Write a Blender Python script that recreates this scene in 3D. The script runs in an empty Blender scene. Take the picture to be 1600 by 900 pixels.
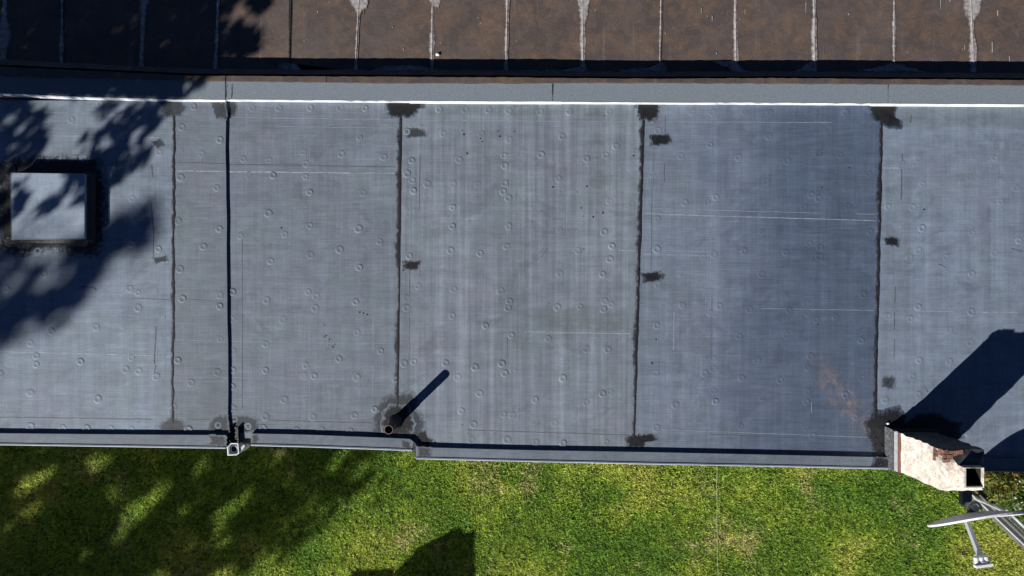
import bpy, math, random
import numpy as np
from mathutils import Vector, Matrix

random.seed(7)
RNG = np.random.default_rng(11)
SC = bpy.context.scene
COL = SC.collection

# ------------------------------------------------------------------ camera, world, sun, exposure
CAM_Z = 6.1            # metres above the flat roof (roof z = 0, lawn z = -5)
PX = 0.00575           # metres per photograph pixel at roof level
LAWN = -5.0
EL = math.radians(29)
SH = (1.30, 1.25)      # shadow shift (east, north) per metre of height
cam = bpy.data.cameras.new("camera")
cam.sensor_width = 36
cam.lens = 18.0 / (800 * PX / CAM_Z)
cam.clip_start = 0.1
cam.clip_end = 2000
camo = bpy.data.objects.new("camera", cam)
camo.location = (0, 0, CAM_Z)
COL.objects.link(camo)
SC.camera = camo

W = bpy.data.worlds.new("World")
SC.world = W
W.use_nodes = True
wn = W.node_tree
sky = wn.nodes.new("ShaderNodeTexSky")
sky.sky_type = 'NISHITA'
sky.sun_disc = False
sky.sun_elevation = EL
sky.sun_rotation = math.radians(226)
sky.dust_density = 0.0
sky.air_density = 0.32
sky.ozone_density = 4.5
wn.nodes["Background"].inputs[1].default_value = 0.05
wn.links.new(sky.outputs[0], wn.nodes["Background"].inputs[0])

sl = bpy.data.lights.new("sun", 'SUN')
sl.energy = 5.0
sl.angle = math.radians(0.5)
sl.color = (1.0, 0.955, 0.88)
so = bpy.data.objects.new("sun", sl)
TO_SUN = Vector((-SH[0], -SH[1], 1.0)).normalized()
so.rotation_euler = TO_SUN.to_track_quat('Z', 'Y').to_euler()
so.location = TO_SUN * 40
COL.objects.link(so)

SC.view_settings.view_transform = 'Standard'
SC.view_settings.look = 'None'
SC.view_settings.exposure = 0.62
SC.view_settings.gamma = 1
SC.view_settings.use_curve_mapping = False


# ------------------------------------------------------------------ helpers
def P(px, py, z=0.0):
    k = PX * (CAM_Z - z) / CAM_Z
    return Vector((k * (px - 800), k * (450 - py), z))


class MB:
    """collects shapes for ONE mesh object"""
    def __init__(s):
        s.v, s.f, s.m, s.smooth = [], [], [], []

    def add(s, vs, fs, mi=0, smooth=False):
        b = len(s.v)
        s.v += [tuple(v) for v in vs]
        for f in fs:
            s.f.append([b + i for i in f]); s.m.append(mi); s.smooth.append(smooth)
        return s

    def prism(s, poly, z0, z1, mi=0):
        """poly: list of (x, y) anticlockwise or not; z0 bottom, z1 top (number or list per vertex)"""
        n = len(poly)
        area = sum(poly[i][0] * poly[(i + 1) % n][1] - poly[(i + 1) % n][0] * poly[i][1] for i in range(n))
        zt = list(z1) if isinstance(z1, (list, tuple)) else [z1] * n
        if area < 0:
            poly = poly[::-1]; zt = zt[::-1]
        vs = [(p[0], p[1], z0) for p in poly] + [(p[0], p[1], zt[i]) for i, p in enumerate(poly)]
        fs = [list(range(n))[::-1], list(range(n, 2 * n))] + [[i, (i + 1) % n, n + (i + 1) % n, n + i] for i in range(n)]
        return s.add(vs, fs, mi)

    def box(s, x0, x1, y0, y1, z0, z1, mi=0):
        return s.prism([(x0, y0), (x1, y0), (x1, y1), (x0, y1)], z0, z1, mi)

    def loft(s, rings, mi=0, cap=True, smooth=False):
        n = len(rings[0]); vs = [p for r in rings for p in r]; fs = []
        for k in range(len(rings) - 1):
            for i in range(n):
                j = (i + 1) % n
                fs.append([k * n + i, k * n + j, (k + 1) * n + j, (k + 1) * n + i])
        s.add(vs, fs, mi, smooth)
        if cap:
            s.add(rings[0], [list(range(n))[::-1]], mi); s.add(rings[-1], [list(range(n))], mi)
        return s

    def tube(s, pts, r, seg=10, mi=0, cap=True):
        pts = [Vector(p) for p in pts]
        rs = r if isinstance(r, (list, tuple)) else [r] * len(pts)
        rings = []
        for i, p in enumerate(pts):
            d = (pts[min(i + 1, len(pts) - 1)] - pts[max(i - 1, 0)]).normalized()
            u = d.orthogonal().normalized() if abs(d.z) > 0.9 else d.cross(Vector((0, 0, 1))).normalized()
            w = d.cross(u)
            rings.append([p + (u * math.cos(a) + w * math.sin(a)) * rs[i] for a in [2 * math.pi * k / seg for k in range(seg)]])
        return s.loft(rings, mi, cap, True)

    def mesh(s, name, mats):
        me = bpy.data.meshes.new(name)
        me.from_pydata(s.v, [], s.f)
        for m in (mats if isinstance(mats, (list, tuple)) else [mats]):
            me.materials.append(m)
        me.polygons.foreach_set("material_index", s.m)
        me.polygons.foreach_set("use_smooth", s.smooth)
        me.update()
        return me

    def build(s, name, mats, parent=None):
        return link(name, s.mesh(name, mats), parent)


def root_of(o):
    while o.parent:
        o = o.parent
    return o


def link(name, data, parent=None, loc=None):
    o = bpy.data.objects.new(name, data)
    COL.objects.link(o)
    if loc is not None:
        o.location = loc
    if parent:
        o.parent = parent
        o.matrix_parent_inverse = Matrix.Translation(-root_of(parent).location)
        if parent.parent:                      # parts carry identity transforms of their own
            o.matrix_parent_inverse = Matrix.Identity(4)
    return o


def tag(o, label=None, cat=None, group=None, kind=None):
    if label: o['label'] = label
    if cat: o['category'] = cat
    if group: o['group'] = group
    if kind: o['kind'] = kind
    return o


def thing(name, label, cat, loc, group=None):
    o = bpy.data.objects.new(name, None)
    COL.objects.link(o)
    o.location = loc
    o.empty_display_size = 0.1
    return tag(o, label, cat, group)


# ------------------------------------------------------------------ materials
def mat(name):
    m = bpy.data.materials.new(name); m.use_nodes = True
    nt = m.node_tree
    return m, nt, nt.nodes["Principled BSDF"]


class N:
    """small node graph writer"""
    def __init__(s, nt):
        s.nt = nt
        g = nt.nodes.new("ShaderNodeNewGeometry"); s.pos = g.outputs["Position"]; s.nrm = g.outputs["Normal"]

    def _in(s, sock, v):
        if hasattr(v, "is_output"): s.nt.links.new(v, sock)
        else: sock.default_value = v

    def math(s, op, a, b=0.0, c=None, clamp=False):
        n = s.nt.nodes.new("ShaderNodeMath"); n.operation = op; n.use_clamp = clamp
        s._in(n.inputs[0], a); s._in(n.inputs[1], b)
        if c is not None: s._in(n.inputs[2], c)
        return n.outputs[0]

    def map(s, scale, loc=(0, 0, 0), rot=0.0):
        n = s.nt.nodes.new("ShaderNodeMapping")
        n.inputs["Scale"].default_value = scale; n.inputs["Location"].default_value = loc
        n.inputs["Rotation"].default_value = (0, 0, rot)
        s.nt.links.new(s.pos, n.inputs[0]); return n.outputs[0]

    def noise(s, scale, detail=4, rough=0.55, vec=None, dist=0.0):
        n = s.nt.nodes.new("ShaderNodeTexNoise")
        n.inputs["Scale"].default_value = scale; n.inputs["Detail"].default_value = detail
        n.inputs["Roughness"].default_value = rough; n.inputs["Distortion"].default_value = dist
        s.nt.links.new(vec or s.pos, n.inputs["Vector"]); return n.outputs[0]

    def rng(s, v, a, b, c=0.0, d=1.0, smooth=False):
        n = s.nt.nodes.new("ShaderNodeMapRange")
        if smooth: n.interpolation_type = 'SMOOTHSTEP'
        s._in(n.inputs[0], v)
        for i, x in enumerate((a, b, c, d)): s._in(n.inputs[i + 1], x)
        return n.outputs[0]

    def mix(s, f, a, b, mode='MIX'):
        n = s.nt.nodes.new("ShaderNodeMix"); n.data_type = 'RGBA'; n.blend_type = mode
        s._in(n.inputs[0], f)
        s._in(n.inputs[6], a if hasattr(a, "is_output") else (*a, 1)); s._in(n.inputs[7], b if hasattr(b, "is_output") else (*b, 1))
        return n.outputs[2]

    def sep(s):
        n = s.nt.nodes.new("ShaderNodeSeparateXYZ"); s.nt.links.new(s.pos, n.inputs[0]); return n.outputs

    def bump(s, h, strength, dist, bsdf):
        n = s.nt.nodes.new("ShaderNodeBump"); n.inputs["Strength"].default_value = strength
        n.inputs["Distance"].default_value = dist
        s._in(n.inputs["Height"], h); s.nt.links.new(n.outputs[0], bsdf.inputs["Normal"])


def plain(name, color, rough=0.6, var=0.25, scale=12, metal=0.0, bump=0.0, spec=0.5):
    m, nt, b = mat(name); g = N(nt)
    f = g.noise(scale, 6, 0.65)
    lo = [c * (1 - var) for c in color]; hi = [c * (1 + var) for c in color]
    nt.links.new(g.mix(g.rng(f, 0.3, 0.7), lo, hi), b.inputs["Base Color"])
    b.inputs["Roughness"].default_value = rough; b.inputs["Metallic"].default_value = metal
    b.inputs["Specular IOR Level"].default_value = spec
    if bump: g.bump(f, bump, 0.01, b)
    return m


def over(nt, g, b, under, color, color2, strength, rough, nscale=26):
    """a brushed or run layer; the point attribute «cover» says how much of it lies there"""
    a = nt.nodes.new("ShaderNodeAttribute"); a.attribute_name = "cover"
    n1 = g.noise(nscale, 6, 0.65); n2 = g.noise(1, 4, 0.65, g.map((130, 16, 1)))
    t = g.math('ADD', a.outputs["Fac"], g.math('ADD', g.math('MULTIPLY_ADD', n1, 1.7, -0.85), g.math('MULTIPLY_ADD', n2, 1.3, -0.65)))
    k = g.math('MULTIPLY', g.rng(t, 0.25, 0.95, 0, 1, True), strength)
    c = g.mix(k, under, g.mix(g.rng(n1, .35, .65), color, color2))
    nt.links.new(c, b.inputs["Base Color"])
    nt.links.new(g.rng(k, 0, 1, 0.62, rough), b.inputs["Roughness"])
    return k


def sheet_material(name, base, seed, streak=0.3, weave=0.3, blotch=0.35, dark_right=None, rust=None, green=0.3, tar=None, damp=()):
    """grey weathered rubber roofing: weave, blotches, pale run-off streaks"""
    m, nt, b = mat(name); g = N(nt)
    L = (seed * 3.7, seed * 1.9, seed)
    big = g.rng(g.noise(0.9, 5, 0.6, g.map((1, 1, 1), L)), 0.3, 0.7)
    mid = g.rng(g.noise(6.0, 7, 0.68, g.map((1, 1.3, 1), L)), 0.32, 0.68)
    wy = g.noise(1, 3, 0.6, g.map((4, 95, 1), L)); wx = g.noise(1, 3, 0.6, g.map((95, 3, 1), L))
    sv = g.rng(g.noise(1, 4, 0.65, g.map((11, 0.35, 1), L)), 0.45, 0.72)
    sv2 = g.noise(1, 3, 0.6, g.map((28, 0.5, 1), L))
    hs = g.noise(1, 3, 0.6, g.map((0.8, 14, 1), L))
    grain = g.noise(150, 4, 0.75)
    v = g.math('MULTIPLY_ADD', big, blotch * 0.45, 1 - blotch * 0.22)
    v = g.math('MULTIPLY', v, g.math('MULTIPLY_ADD', mid, blotch * .75, 1 - blotch * 0.38))
    v = g.math('MULTIPLY', v, g.rng(wy, 0.25, 0.75, 1 - weave, 1 + weave))
    v = g.math('MULTIPLY', v, g.rng(wx, 0.2, 0.8, 1 - weave * .7, 1 + weave * .7))
    v = g.math('MULTIPLY', v, g.rng(hs, 0.25, 0.75, 0.9, 1.1))
    v = g.math('MULTIPLY', v, g.rng(grain, 0.25, 0.75, 0.60, 1.40))
    st = g.math('MULTIPLY', g.math('MULTIPLY_ADD', g.rng(sv2, .35, .65), .4, g.math('MULTIPLY', sv, .8)), streak)
    v = g.math('MULTIPLY', v, g.math('ADD', st, 1 - streak * .35))
    po = g.noise(1.6, 6, 0.6, g.map((1, 1.2, 1), (L[0] + 5, L[1], 2)), dist=1.4)
    edge = g.rng(g.math('ABSOLUTE', g.math('SUBTRACT', po, 0.55)), 0.0, 0.03, 1, 0)
    v = g.math('MULTIPLY', v, g.math('MULTIPLY_ADD', edge, 0.10, 0.98))
    v = g.math('MULTIPLY', v, g.math('MULTIPLY_ADD', g.rng(po, 0.5, 0.62), -0.12, 1.05))
    dk = g.rng(g.noise(3.4, 8, 0.72, g.map((1, 1, 1), (L[1], 7, L[0]))), 0.60, 0.78)
    v = g.math('MULTIPLY', v, g.math('MULTIPLY_ADD', dk, -0.28, 1.0))
    xyz = g.sep()
    if dark_right:                                    # darker and bluer towards the right of the sheet
        x0, x1, amt = dark_right
        wob = g.math('MULTIPLY_ADD', g.noise(1.3, 4), 1.2, -0.6)
        fx = g.rng(g.math('ADD', xyz[0], wob), x0, x1, 0, 1, True)
        v = g.math('MULTIPLY', v, g.math('MULTIPLY_ADD', fx, -amt, 1.0)); fade_k = fx
    c = g.mix(g.rng(g.noise(2.2, 5, 0.6, g.map((1, 1, 1), (9 + seed, 3, 0))), 0.45, 0.7, 0, green), base,
              (base[0] * 0.96, base[1] * 1.0, base[2] * 0.80))
    c = g.mix(g.rng(g.noise(1.7, 5, 0.6, g.map((1, 1, 1), (2, 8 + seed, 0))), 0.5, 0.72, 0, 0.45), c,
              (base[0] * 1.12, base[1] * 0.98, base[2] * 1.0))
    for (x0, x1, y0, y1) in damp:               # algae-dulled areas where water stands
        wx_ = g.math('ADD', xyz[0], g.math('MULTIPLY_ADD', g.noise(2.5, 5), .20, -.10)); wy_ = g.math('ADD', xyz[1], g.math('MULTIPLY_ADD', g.noise(3.1, 5), .12, -.06))
        k = g.math('MULTIPLY', g.math('MULTIPLY', g.rng(wx_, x0, x0 + .12, 0, 1, True), g.rng(wx_, x1 - .12, x1, 1, 0, True)),
                   g.math('MULTIPLY', g.rng(wy_, y0, y0 + .04, 0, 1, True), g.rng(wy_, y1 - .06, y1, 1, 0, True)))
        v = g.math('MULTIPLY', v, g.math('MULTIPLY_ADD', k, -.15, 1.0))
        c = g.mix(g.math('MULTIPLY', k, .22), c, (base[0] * 1.0, base[1] * 1.02, base[2] * .82))
    if dark_right:
        c = g.mix(g.math('MULTIPLY', fade_k, .8), c, (base[0] * .88, base[1] * 1.0, base[2] * 1.22))
    if rust:
        (rx, ry, rr) = rust
        dx = g.math('SUBTRACT', xyz[0], rx); dy = g.math('SUBTRACT', xyz[1], ry)
        ax = g.math('MULTIPLY_ADD', dy, 0.65, dx)
        d = g.math('SQRT', g.math('ADD', g.math('MULTIPLY', g.math('MULTIPLY', ax, 2.1), g.math('MULTIPLY', ax, 2.1)), g.math('MULTIPLY', dy, dy)))
        k = g.math('MULTIPLY', g.rng(d, rr * .15, rr, 1, 0, True), g.rng(g.noise(7, 6, .7, dist=2.5), .44, .62))
        c = g.mix(g.math('MULTIPLY', k, .75), c, (0.31, 0.235, 0.21))
    n = nt.nodes.new("ShaderNodeVectorMath"); n.operation = 'SCALE'
    nt.links.new(c, n.inputs[0]); nt.links.new(v, n.inputs["Scale"])
    b.inputs["Roughness"].default_value = 0.62
    b.inputs["Specular IOR Level"].default_value = 0.35
    if tar:
        over(nt, g, b, n.outputs[0], tar[0], tar[1], tar[2], 0.48, tar[3])
    else:
        nt.links.new(n.outputs[0], b.inputs["Base Color"])
    h = g.math('ADD', g.math('MULTIPLY', g.noise(1, 3, 0.5, g.map((2, 9, 1), L)), 0.8), g.math('MULTIPLY', wy, 0.12))
    g.bump(h, 0.25, 0.012, b)
    return m


def tar_material(name, under, cover=0.75, base=(0.012, 0.012, 0.014)):
    """brushed-on bitumen, thin at places so the grey sheet shows"""
    m, nt, b = mat(name); g = N(nt)
    f = g.noise(22, 7, 0.7, dist=0.6); f2 = g.noise(1, 3, 0.6, g.map((120, 18, 1)))
    k = g.rng(g.math('MULTIPLY_ADD', f2, 0.5, f), 0.45 + 0.5 * (1 - cover), 0.95 + 0.45 * (1 - cover), 1, 0)
    k = g.rng(g.math('MULTIPLY_ADD', f2, 0.45, f), 0.55, 0.95, min(1, cover + .25), max(0, cover - .35))
    nt.links.new(g.mix(k, under, base), b.inputs["Base Color"])
    b.inputs["Roughness"].default_value = 0.42
    g.bump(g.noise(45, 5, 0.7), 0.9, 0.012, b)
    return m


GREY = (0.155, 0.173, 0.205)
M = {}
SHEET_DEF = [
    dict(base=(0.153, 0.190, 0.246), seed=1, streak=0.22, weave=0.18, blotch=0.36),
    dict(base=(0.122, 0.147, 0.183), seed=2, streak=0.10, weave=0.18, blotch=0.34),
    dict(base=(0.128, 0.154, 0.196), seed=3, streak=0.20, weave=0.18, blotch=0.36),
    dict(base=(0.144, 0.171, 0.213), seed=4, streak=0.52, weave=0.12, blotch=0.40, damp=((.15, 1.12, -.40, -.15), (-.85, 1.10, 1.53, 1.68))),
    dict(base=(0.122, 0.150, 0.200), seed=5, streak=0.25, weave=0.18, blotch=0.36, dark_right=(1.5, 2.7, 0.40), rust=(2.98, -1.0, 0.50)),
    dict(base=(0.138, 0.171, 0.228), seed=6, streak=0.25, weave=0.14, blotch=0.44, damp=((3.3, 7.0, 1.42, 1.75),)),
]
SHEET = [sheet_material("grey_rubber_sheet", **d) for d in SHEET_DEF]
TARS = {}
def tar_on(i, kind):
    """bitumen brushed on sheet i (one material for each sheet and kind)"""
    if (i, kind) not in TARS:
        col = {'tar': ((0.006, 0.006, 0.008), (0.018, 0.019, 0.022), 1.0, 26), 'tar_thin': ((0.014, 0.016, 0.019), (0.044, 0.049, 0.057), .92, 22),
               'bead': ((0.006, 0.006, 0.008), (0.022, 0.021, 0.025), 1.0, 16), 'tar_deep': ((0.008, 0.008, 0.009), (0.016, 0.016, 0.017), 1.0, 30)}[kind]
        TARS[(i, kind)] = sheet_material("bitumen_on_rubber", tar=col, **SHEET_DEF[i])
    return TARS[(i, kind)]
M['strip'] = plain("granular_flashing_felt", (0.122, 0.148, 0.180), 0.85, 0.45, 160, bump=0.4)
M['coping'] = sheet_material("coping_rubber", (0.112, 0.136, 0.172), 8, 0.0, 0.15, 0.4)
M['tar'] = tar_material("brushed_bitumen", GREY, 0.80)
M['tar_thin'] = tar_material("thin_worn_bitumen", GREY, 0.50)
M['tar_deep'] = tar_material("thick_bitumen", (0.05, 0.05, 0.055), 0.95, (0.008, 0.008, 0.010))
M['bead'] = tar_material("bitumen_bead", (0.10, 0.095, 0.10), 0.72, (0.022, 0.019, 0.021))
M['crease'] = plain("pale_fold_crease", (0.25, 0.29, 0.33), 0.7, 0.5, 18)
M['crease_soft'] = plain("soft_fold_crease", (0.185, 0.222, 0.268), 0.7, 0.35, 18)
M['line_dark'] = plain("dark_lap_line", (0.075, 0.083, 0.098), 0.7, 0.5, 25)
M['metal_white'] = plain("white_coated_metal", (0.70, 0.72, 0.75), 0.35, 0.25, 9, 0.0)
M['trim'] = plain("pale_blue_coated_metal", (0.50, 0.57, 0.64), 0.4, 0.15, 8)
M['zinc'] = plain("zinc_metal", (0.55, 0.57, 0.60), 0.42, 0.22, 25, 0.35)
M['dish'] = plain("grey_dish_paint", (0.38, 0.40, 0.43), 0.45, 0.10, 8)
M['dish_white'] = plain("white_plastic", (0.60, 0.61, 0.63), 0.4, 0.08, 8)
M['pipe'] = plain("dark_brown_pipe", (0.045, 0.034, 0.030), 0.5, 0.35, 30)
M['pipe_in'] = plain("dark_inside", (0.006, 0.006, 0.006), 0.95, 0.3, 20)  # near black for the dark inside of the outlet and pipe bore
M['soot'] = plain("black_soot", (0.010, 0.009, 0.009), 0.95, 0.3, 20)
M['lime'] = plain("lime_runs", (0.26, 0.24, 0.235), 0.85, 0.4, 30)
M['copper'] = plain("rusty_brown_metal", (0.17, 0.085, 0.065), 0.55, 0.35, 20)
M['brick'] = plain("bare_red_brick", (0.17, 0.085, 0.06), 0.9, 0.75, 26, bump=1.0)
M['wall'] = plain("grey_brown_render", (0.22, 0.20, 0.18), 0.9, 0.08, 5, bump=0.2)
M['bark'] = plain("bark", (0.09, 0.07, 0.05), 0.95, 0.4, 9, bump=0.8)
M['kerb'] = plain("concrete_edging", (0.15, 0.145, 0.125), 0.9, 0.45, 9, bump=0.3)
M['shed_wood'] = plain("brown_boards", (0.16, 0.10, 0.06), 0.8, 0.3, 9)
M['felt'] = plain("dark_roofing_felt", (0.05, 0.05, 0.055), 0.9, 0.3, 30)
M['bracket'] = plain("dark_blue_grey_metal", (0.05, 0.06, 0.075), 0.35, 0.3, 15)  # dark metal with its bluish shade put into the colour
M['rim'] = plain("worn_pipe_rim", (0.13, 0.095, 0.075), 0.6, 0.4, 40)
M['fence'] = plain("galvanised_rail", (0.36, 0.38, 0.41), 0.5, 0.25, 15)
M['wire'] = plain("grey_wire", (0.34, 0.36, 0.38), 0.5, 0.2, 15)
M['cord'] = plain("pale_cord", (0.40, 0.42, 0.27), 0.8, 0.4, 20)
M['stone'] = plain("pale_stone", (0.75, 0.74, 0.70), 0.8, 0.15, 40)


def make_brown(stain=False):
    m, nt, b = mat("brown_bitumen_felt"); g = N(nt)
    a = g.rng(g.noise(5.5, 9, 0.72, dist=.4), 0.42, 0.72)
    c = g.mix(g.math('MULTIPLY', a, .75), (0.058, 0.045, 0.042), (0.160, 0.100, 0.066))
    sw = g.rng(g.noise(9, 6, 0.6, g.map((1, 1, 1), (4, 4, 4)), dist=1.2), 0.55, 0.72)
    c = g.mix(g.math('MULTIPLY', sw, .35), c, (0.175, 0.118, 0.092))
    gr = g.rng(g.noise(2.2, 5, 0.6, g.map((1, 1, 1), (7, 1, 2))), 0.45, 0.68)
    c = g.mix(g.math('MULTIPLY', gr, .4), c, (0.088, 0.076, 0.080))
    vs = g.rng(g.noise(1, 4, 0.6, g.map((16, 0.8, 1), (3, 3, 3))), 0.60, 0.76)
    c = g.mix(g.math('MULTIPLY', vs, .28), c, (0.22, 0.20, 0.20))
    sp = g.rng(g.noise(55, 3, 0.6), 0.72, 0.78)
    c = g.mix(g.math('MULTIPLY', sp, .5), c, (0.34, 0.30, 0.26))
    nn = nt.nodes.new("ShaderNodeVectorMath"); nn.operation = 'SCALE'
    nt.links.new(c, nn.inputs[0]); nt.links.new(g.rng(g.noise(170, 4, .75), .25, .75, .5, 1.5), nn.inputs["Scale"])
    b.inputs["Roughness"].default_value = 0.75
    if stain: over(nt, g, b, nn.outputs[0], (0.20, 0.185, 0.19), (0.40, 0.385, 0.39), 0.88, 0.8, 26)
    else: nt.links.new(nn.outputs[0], b.inputs["Base Color"])
    g.bump(g.noise(60, 4, .6), 0.3, 0.006, b)
    return m
M['brown'] = make_brown()


M['stain'] = make_brown(True)


def make_plaster():
    m, nt, b = mat("flaking_white_plaster"); g = N(nt)
    a = g.rng(g.noise(16, 9, 0.72, dist=.8), 0.40, 0.68)
    c = g.mix(a, (0.78, 0.73, 0.66), (0.52, 0.43, 0.36))
    d = g.rng(g.noise(45, 5, 0.7), 0.60, 0.70)
    c = g.mix(g.math('MULTIPLY', d, .75), c, (0.20, 0.15, 0.12))
    xyz = g.sep()
    up = g.rng(g.math('ADD', xyz[2], g.math('MULTIPLY', g.math('ADD', xyz[1], 1.40), 1.3)), .60, .80)
    so_ = g.math('MULTIPLY', up, g.rng(g.noise(11, 7, .7, g.map((1, 1, 1), (1, 9, 4)), dist=1.0), .36, .52))
    c = g.mix(g.math('MULTIPLY', so_, .85), c, (0.10, 0.072, 0.058))
    cr = g.noise(8, 5, .6, g.map((1, 1, 1), (5, 2, 9)), dist=2.0)
    k = g.rng(g.math('ABSOLUTE', g.math('SUBTRACT', cr, .52)), 0.0, 0.012, 1, 0)
    c = g.mix(g.math('MULTIPLY', k, .45), c, (0.12, 0.09, 0.08))
    nt.links.new(c, b.inputs["Base Color"]); b.inputs["Roughness"].default_value = 0.9
    g.bump(g.noise(38, 6, .65), 0.7, 0.012, b)
    return m
M['plaster'] = make_plaster()


def make_leaf(name, c1, c2, attr=None, trans=0.35):
    m, nt, b = mat(name); g = N(nt)
    if attr:
        a = nt.nodes.new("ShaderNodeAttribute"); a.attribute_name = attr; col = a.outputs["Color"]
    else:
        col = g.mix(g.rng(g.noise(6, 4), .35, .65), c1, c2)
    nt.links.new(col, b.inputs["Base Color"]); b.inputs["Roughness"].default_value = 0.55
    b.inputs["Specular IOR Level"].default_value = 0.25
    t = nt.nodes.new("ShaderNodeBsdfTranslucent"); nt.links.new(col, t.inputs[0])
    mx = nt.nodes.new("ShaderNodeMixShader"); mx.inputs[0].default_value = trans
    out = nt.nodes["Material Output"]
    nt.links.new(b.outputs[0], mx.inputs[1]); nt.links.new(t.outputs[0], mx.inputs[2]); nt.links.new(mx.outputs[0], out.inputs[0])
    return m
M['leaf'] = make_leaf("dark_green_leaf", (0.03, 0.05, 0.018), (0.05, 0.08, 0.025), trans=0.02)
M['shrub'] = make_leaf("shrub_leaf", (0.05, 0.12, 0.025), (0.14, 0.24, 0.05))
M['shrub_rust'] = make_leaf("rusty_shrub_leaf", (0.24, 0.17, 0.045), (0.13, 0.20, 0.04))
M['flower'] = make_leaf("pale_petal", (0.7, 0.7, 0.66), (0.75, 0.72, 0.55))
M['grass'] = make_leaf("lawn_grass", None, None, "tint", 0.45)


def make_ground():
    m, nt, b = mat("lawn_soil"); g = N(nt)
    c = g.mix(g.rng(g.noise(1.6, 6, .65), .35, .65), (0.045, 0.085, 0.014), (0.085, 0.100, 0.024))
    c = g.mix(g.rng(g.noise(26, 6, .7), .4, .7, 0, .8), c, (0.026, 0.034, 0.010))
    nt.links.new(c, b.inputs["Base Color"]); b.inputs["Roughness"].default_value = 0.95
    g.bump(g.noise(40, 5, .7), 0.8, 0.03, b)
    return m
M['ground'] = make_ground()


# ------------------------------------------------------------------ ground
tag(MB().add([(-400, -400, LAWN), (400, -400, LAWN), (400, 400, LAWN), (-400, 400, LAWN)], [[0, 1, 2, 3]]).build("lawn_ground", M['ground']),
    "wide ground under the green lawn", None, None, "structure")

# ------------------------------------------------------------------ houses
XL, XR = -9.5, 9.5
left_house = thing("flat_roof_house", "row house at the left, grey flat roof with skylight, one low step above its neighbour", "house", P(150, 420, LAWN), "grey flat roofed row houses")
right_house = thing("flat_roof_house", "wide row house with grey rubber roof between black step line and plastered chimney", "house", P(1000, 420, LAWN), "grey flat roofed row houses")
brown_house = thing("brown_roof_house", "house along the top with lower brown felt roof and white stained seams", "house", P(800, -250, LAWN))

ZL = 0.020     # the left roof lies higher: its edge shades the strip beside it


def pxpoly(pts, z=0.0):
    return [tuple(P(x, y, z)[:2]) for x, y in pts]


def wobble(a, b, n, amp, seed):
    r = random.Random(seed)
    return [(a[0] + (b[0] - a[0]) * i / n + (r.uniform(-amp, amp) if 0 < i < n else 0), a[1] + (b[1] - a[1]) * i / n + 0) for i in range(n + 1)]


# walls under the roofs
def walls(house, polys):
    w = MB()
    for p in polys:
        w.prism(p, LAWN, -0.06)
    return w.build("wall", M['wall'], house)
xs = P(355, 0).x
walls(left_house, [[(XL, P(0, 692).y), (xs - .004, P(355, 697).y), (xs - .004, P(0, 140).y), (XL, P(0, 140).y)]])
rw = [(xs, P(355, 695).y), (P(648, 0).x, P(648, 702).y), (P(648, 0).x, P(648, 713).y), (XR, P(1600, 736).y - .04), (XR, P(0, 140).y), (xs, P(0, 140).y)]
walls(right_house, [rw])

# roof sheets (left edge, right edge as px at the top and bottom of the roof)
def sheet(house, m, tl, tr, br, bl, z, zb=-0.05, n=14, seed=1):
    lft = wobble(tl, bl, n, 0.7, seed); rgt = wobble(tr, br, n, 0.7, seed + 50)
    poly = [tuple(P(x, y)[:2]) for x, y in lft] + [tuple(P(x, y)[:2]) for x, y in rgt[::-1]]
    return MB().prism(poly, zb, z).build("roof_sheet", m, house)
S = []
S.append(sheet(left_house, SHEET[0], (-860, 158), (272, 158), (269, 684), (-860, 674), ZL - .000, seed=3))
S.append(sheet(left_house, SHEET[1], (272, 158), (353.5, 158), (358.5, 684), (269, 684), ZL, seed=4))
S.append(sheet(right_house, SHEET[2], (354, 158), (628, 158), (622, 690), (359, 684), 0.0, seed=5))
S.append(sheet(right_house, SHEET[3], (628, 158), (1007, 158), (990, 706), (622, 700), 0.0, seed=6))
S.append(sheet(right_house, SHEET[4], (1007, 158), (1379, 158), (1367, 715), (990, 706), 0.0, seed=7))
S.append(sheet(right_house, SHEET[5], (1379, 158), (2460, 158), (2460, 740), (1367, 715), 0.0, seed=8))
SHEET_X = [(-900, 271), (271, 355), (355, 625), (625, 998), (998, 1373), (1373, 2500)]
TOPZ = [ZL, ZL, 0.0, 0.0, 0.0, 0.0]


def sheet_at(px, py):
    t = (py - 160) / 530
    e = [272 - 3 * t, 353.5 + 5 * t, 628 - 6 * t, 1007 - 17 * t, 1379 - 12 * t]
    i = sum(px > x for x in e)
    return i


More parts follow.
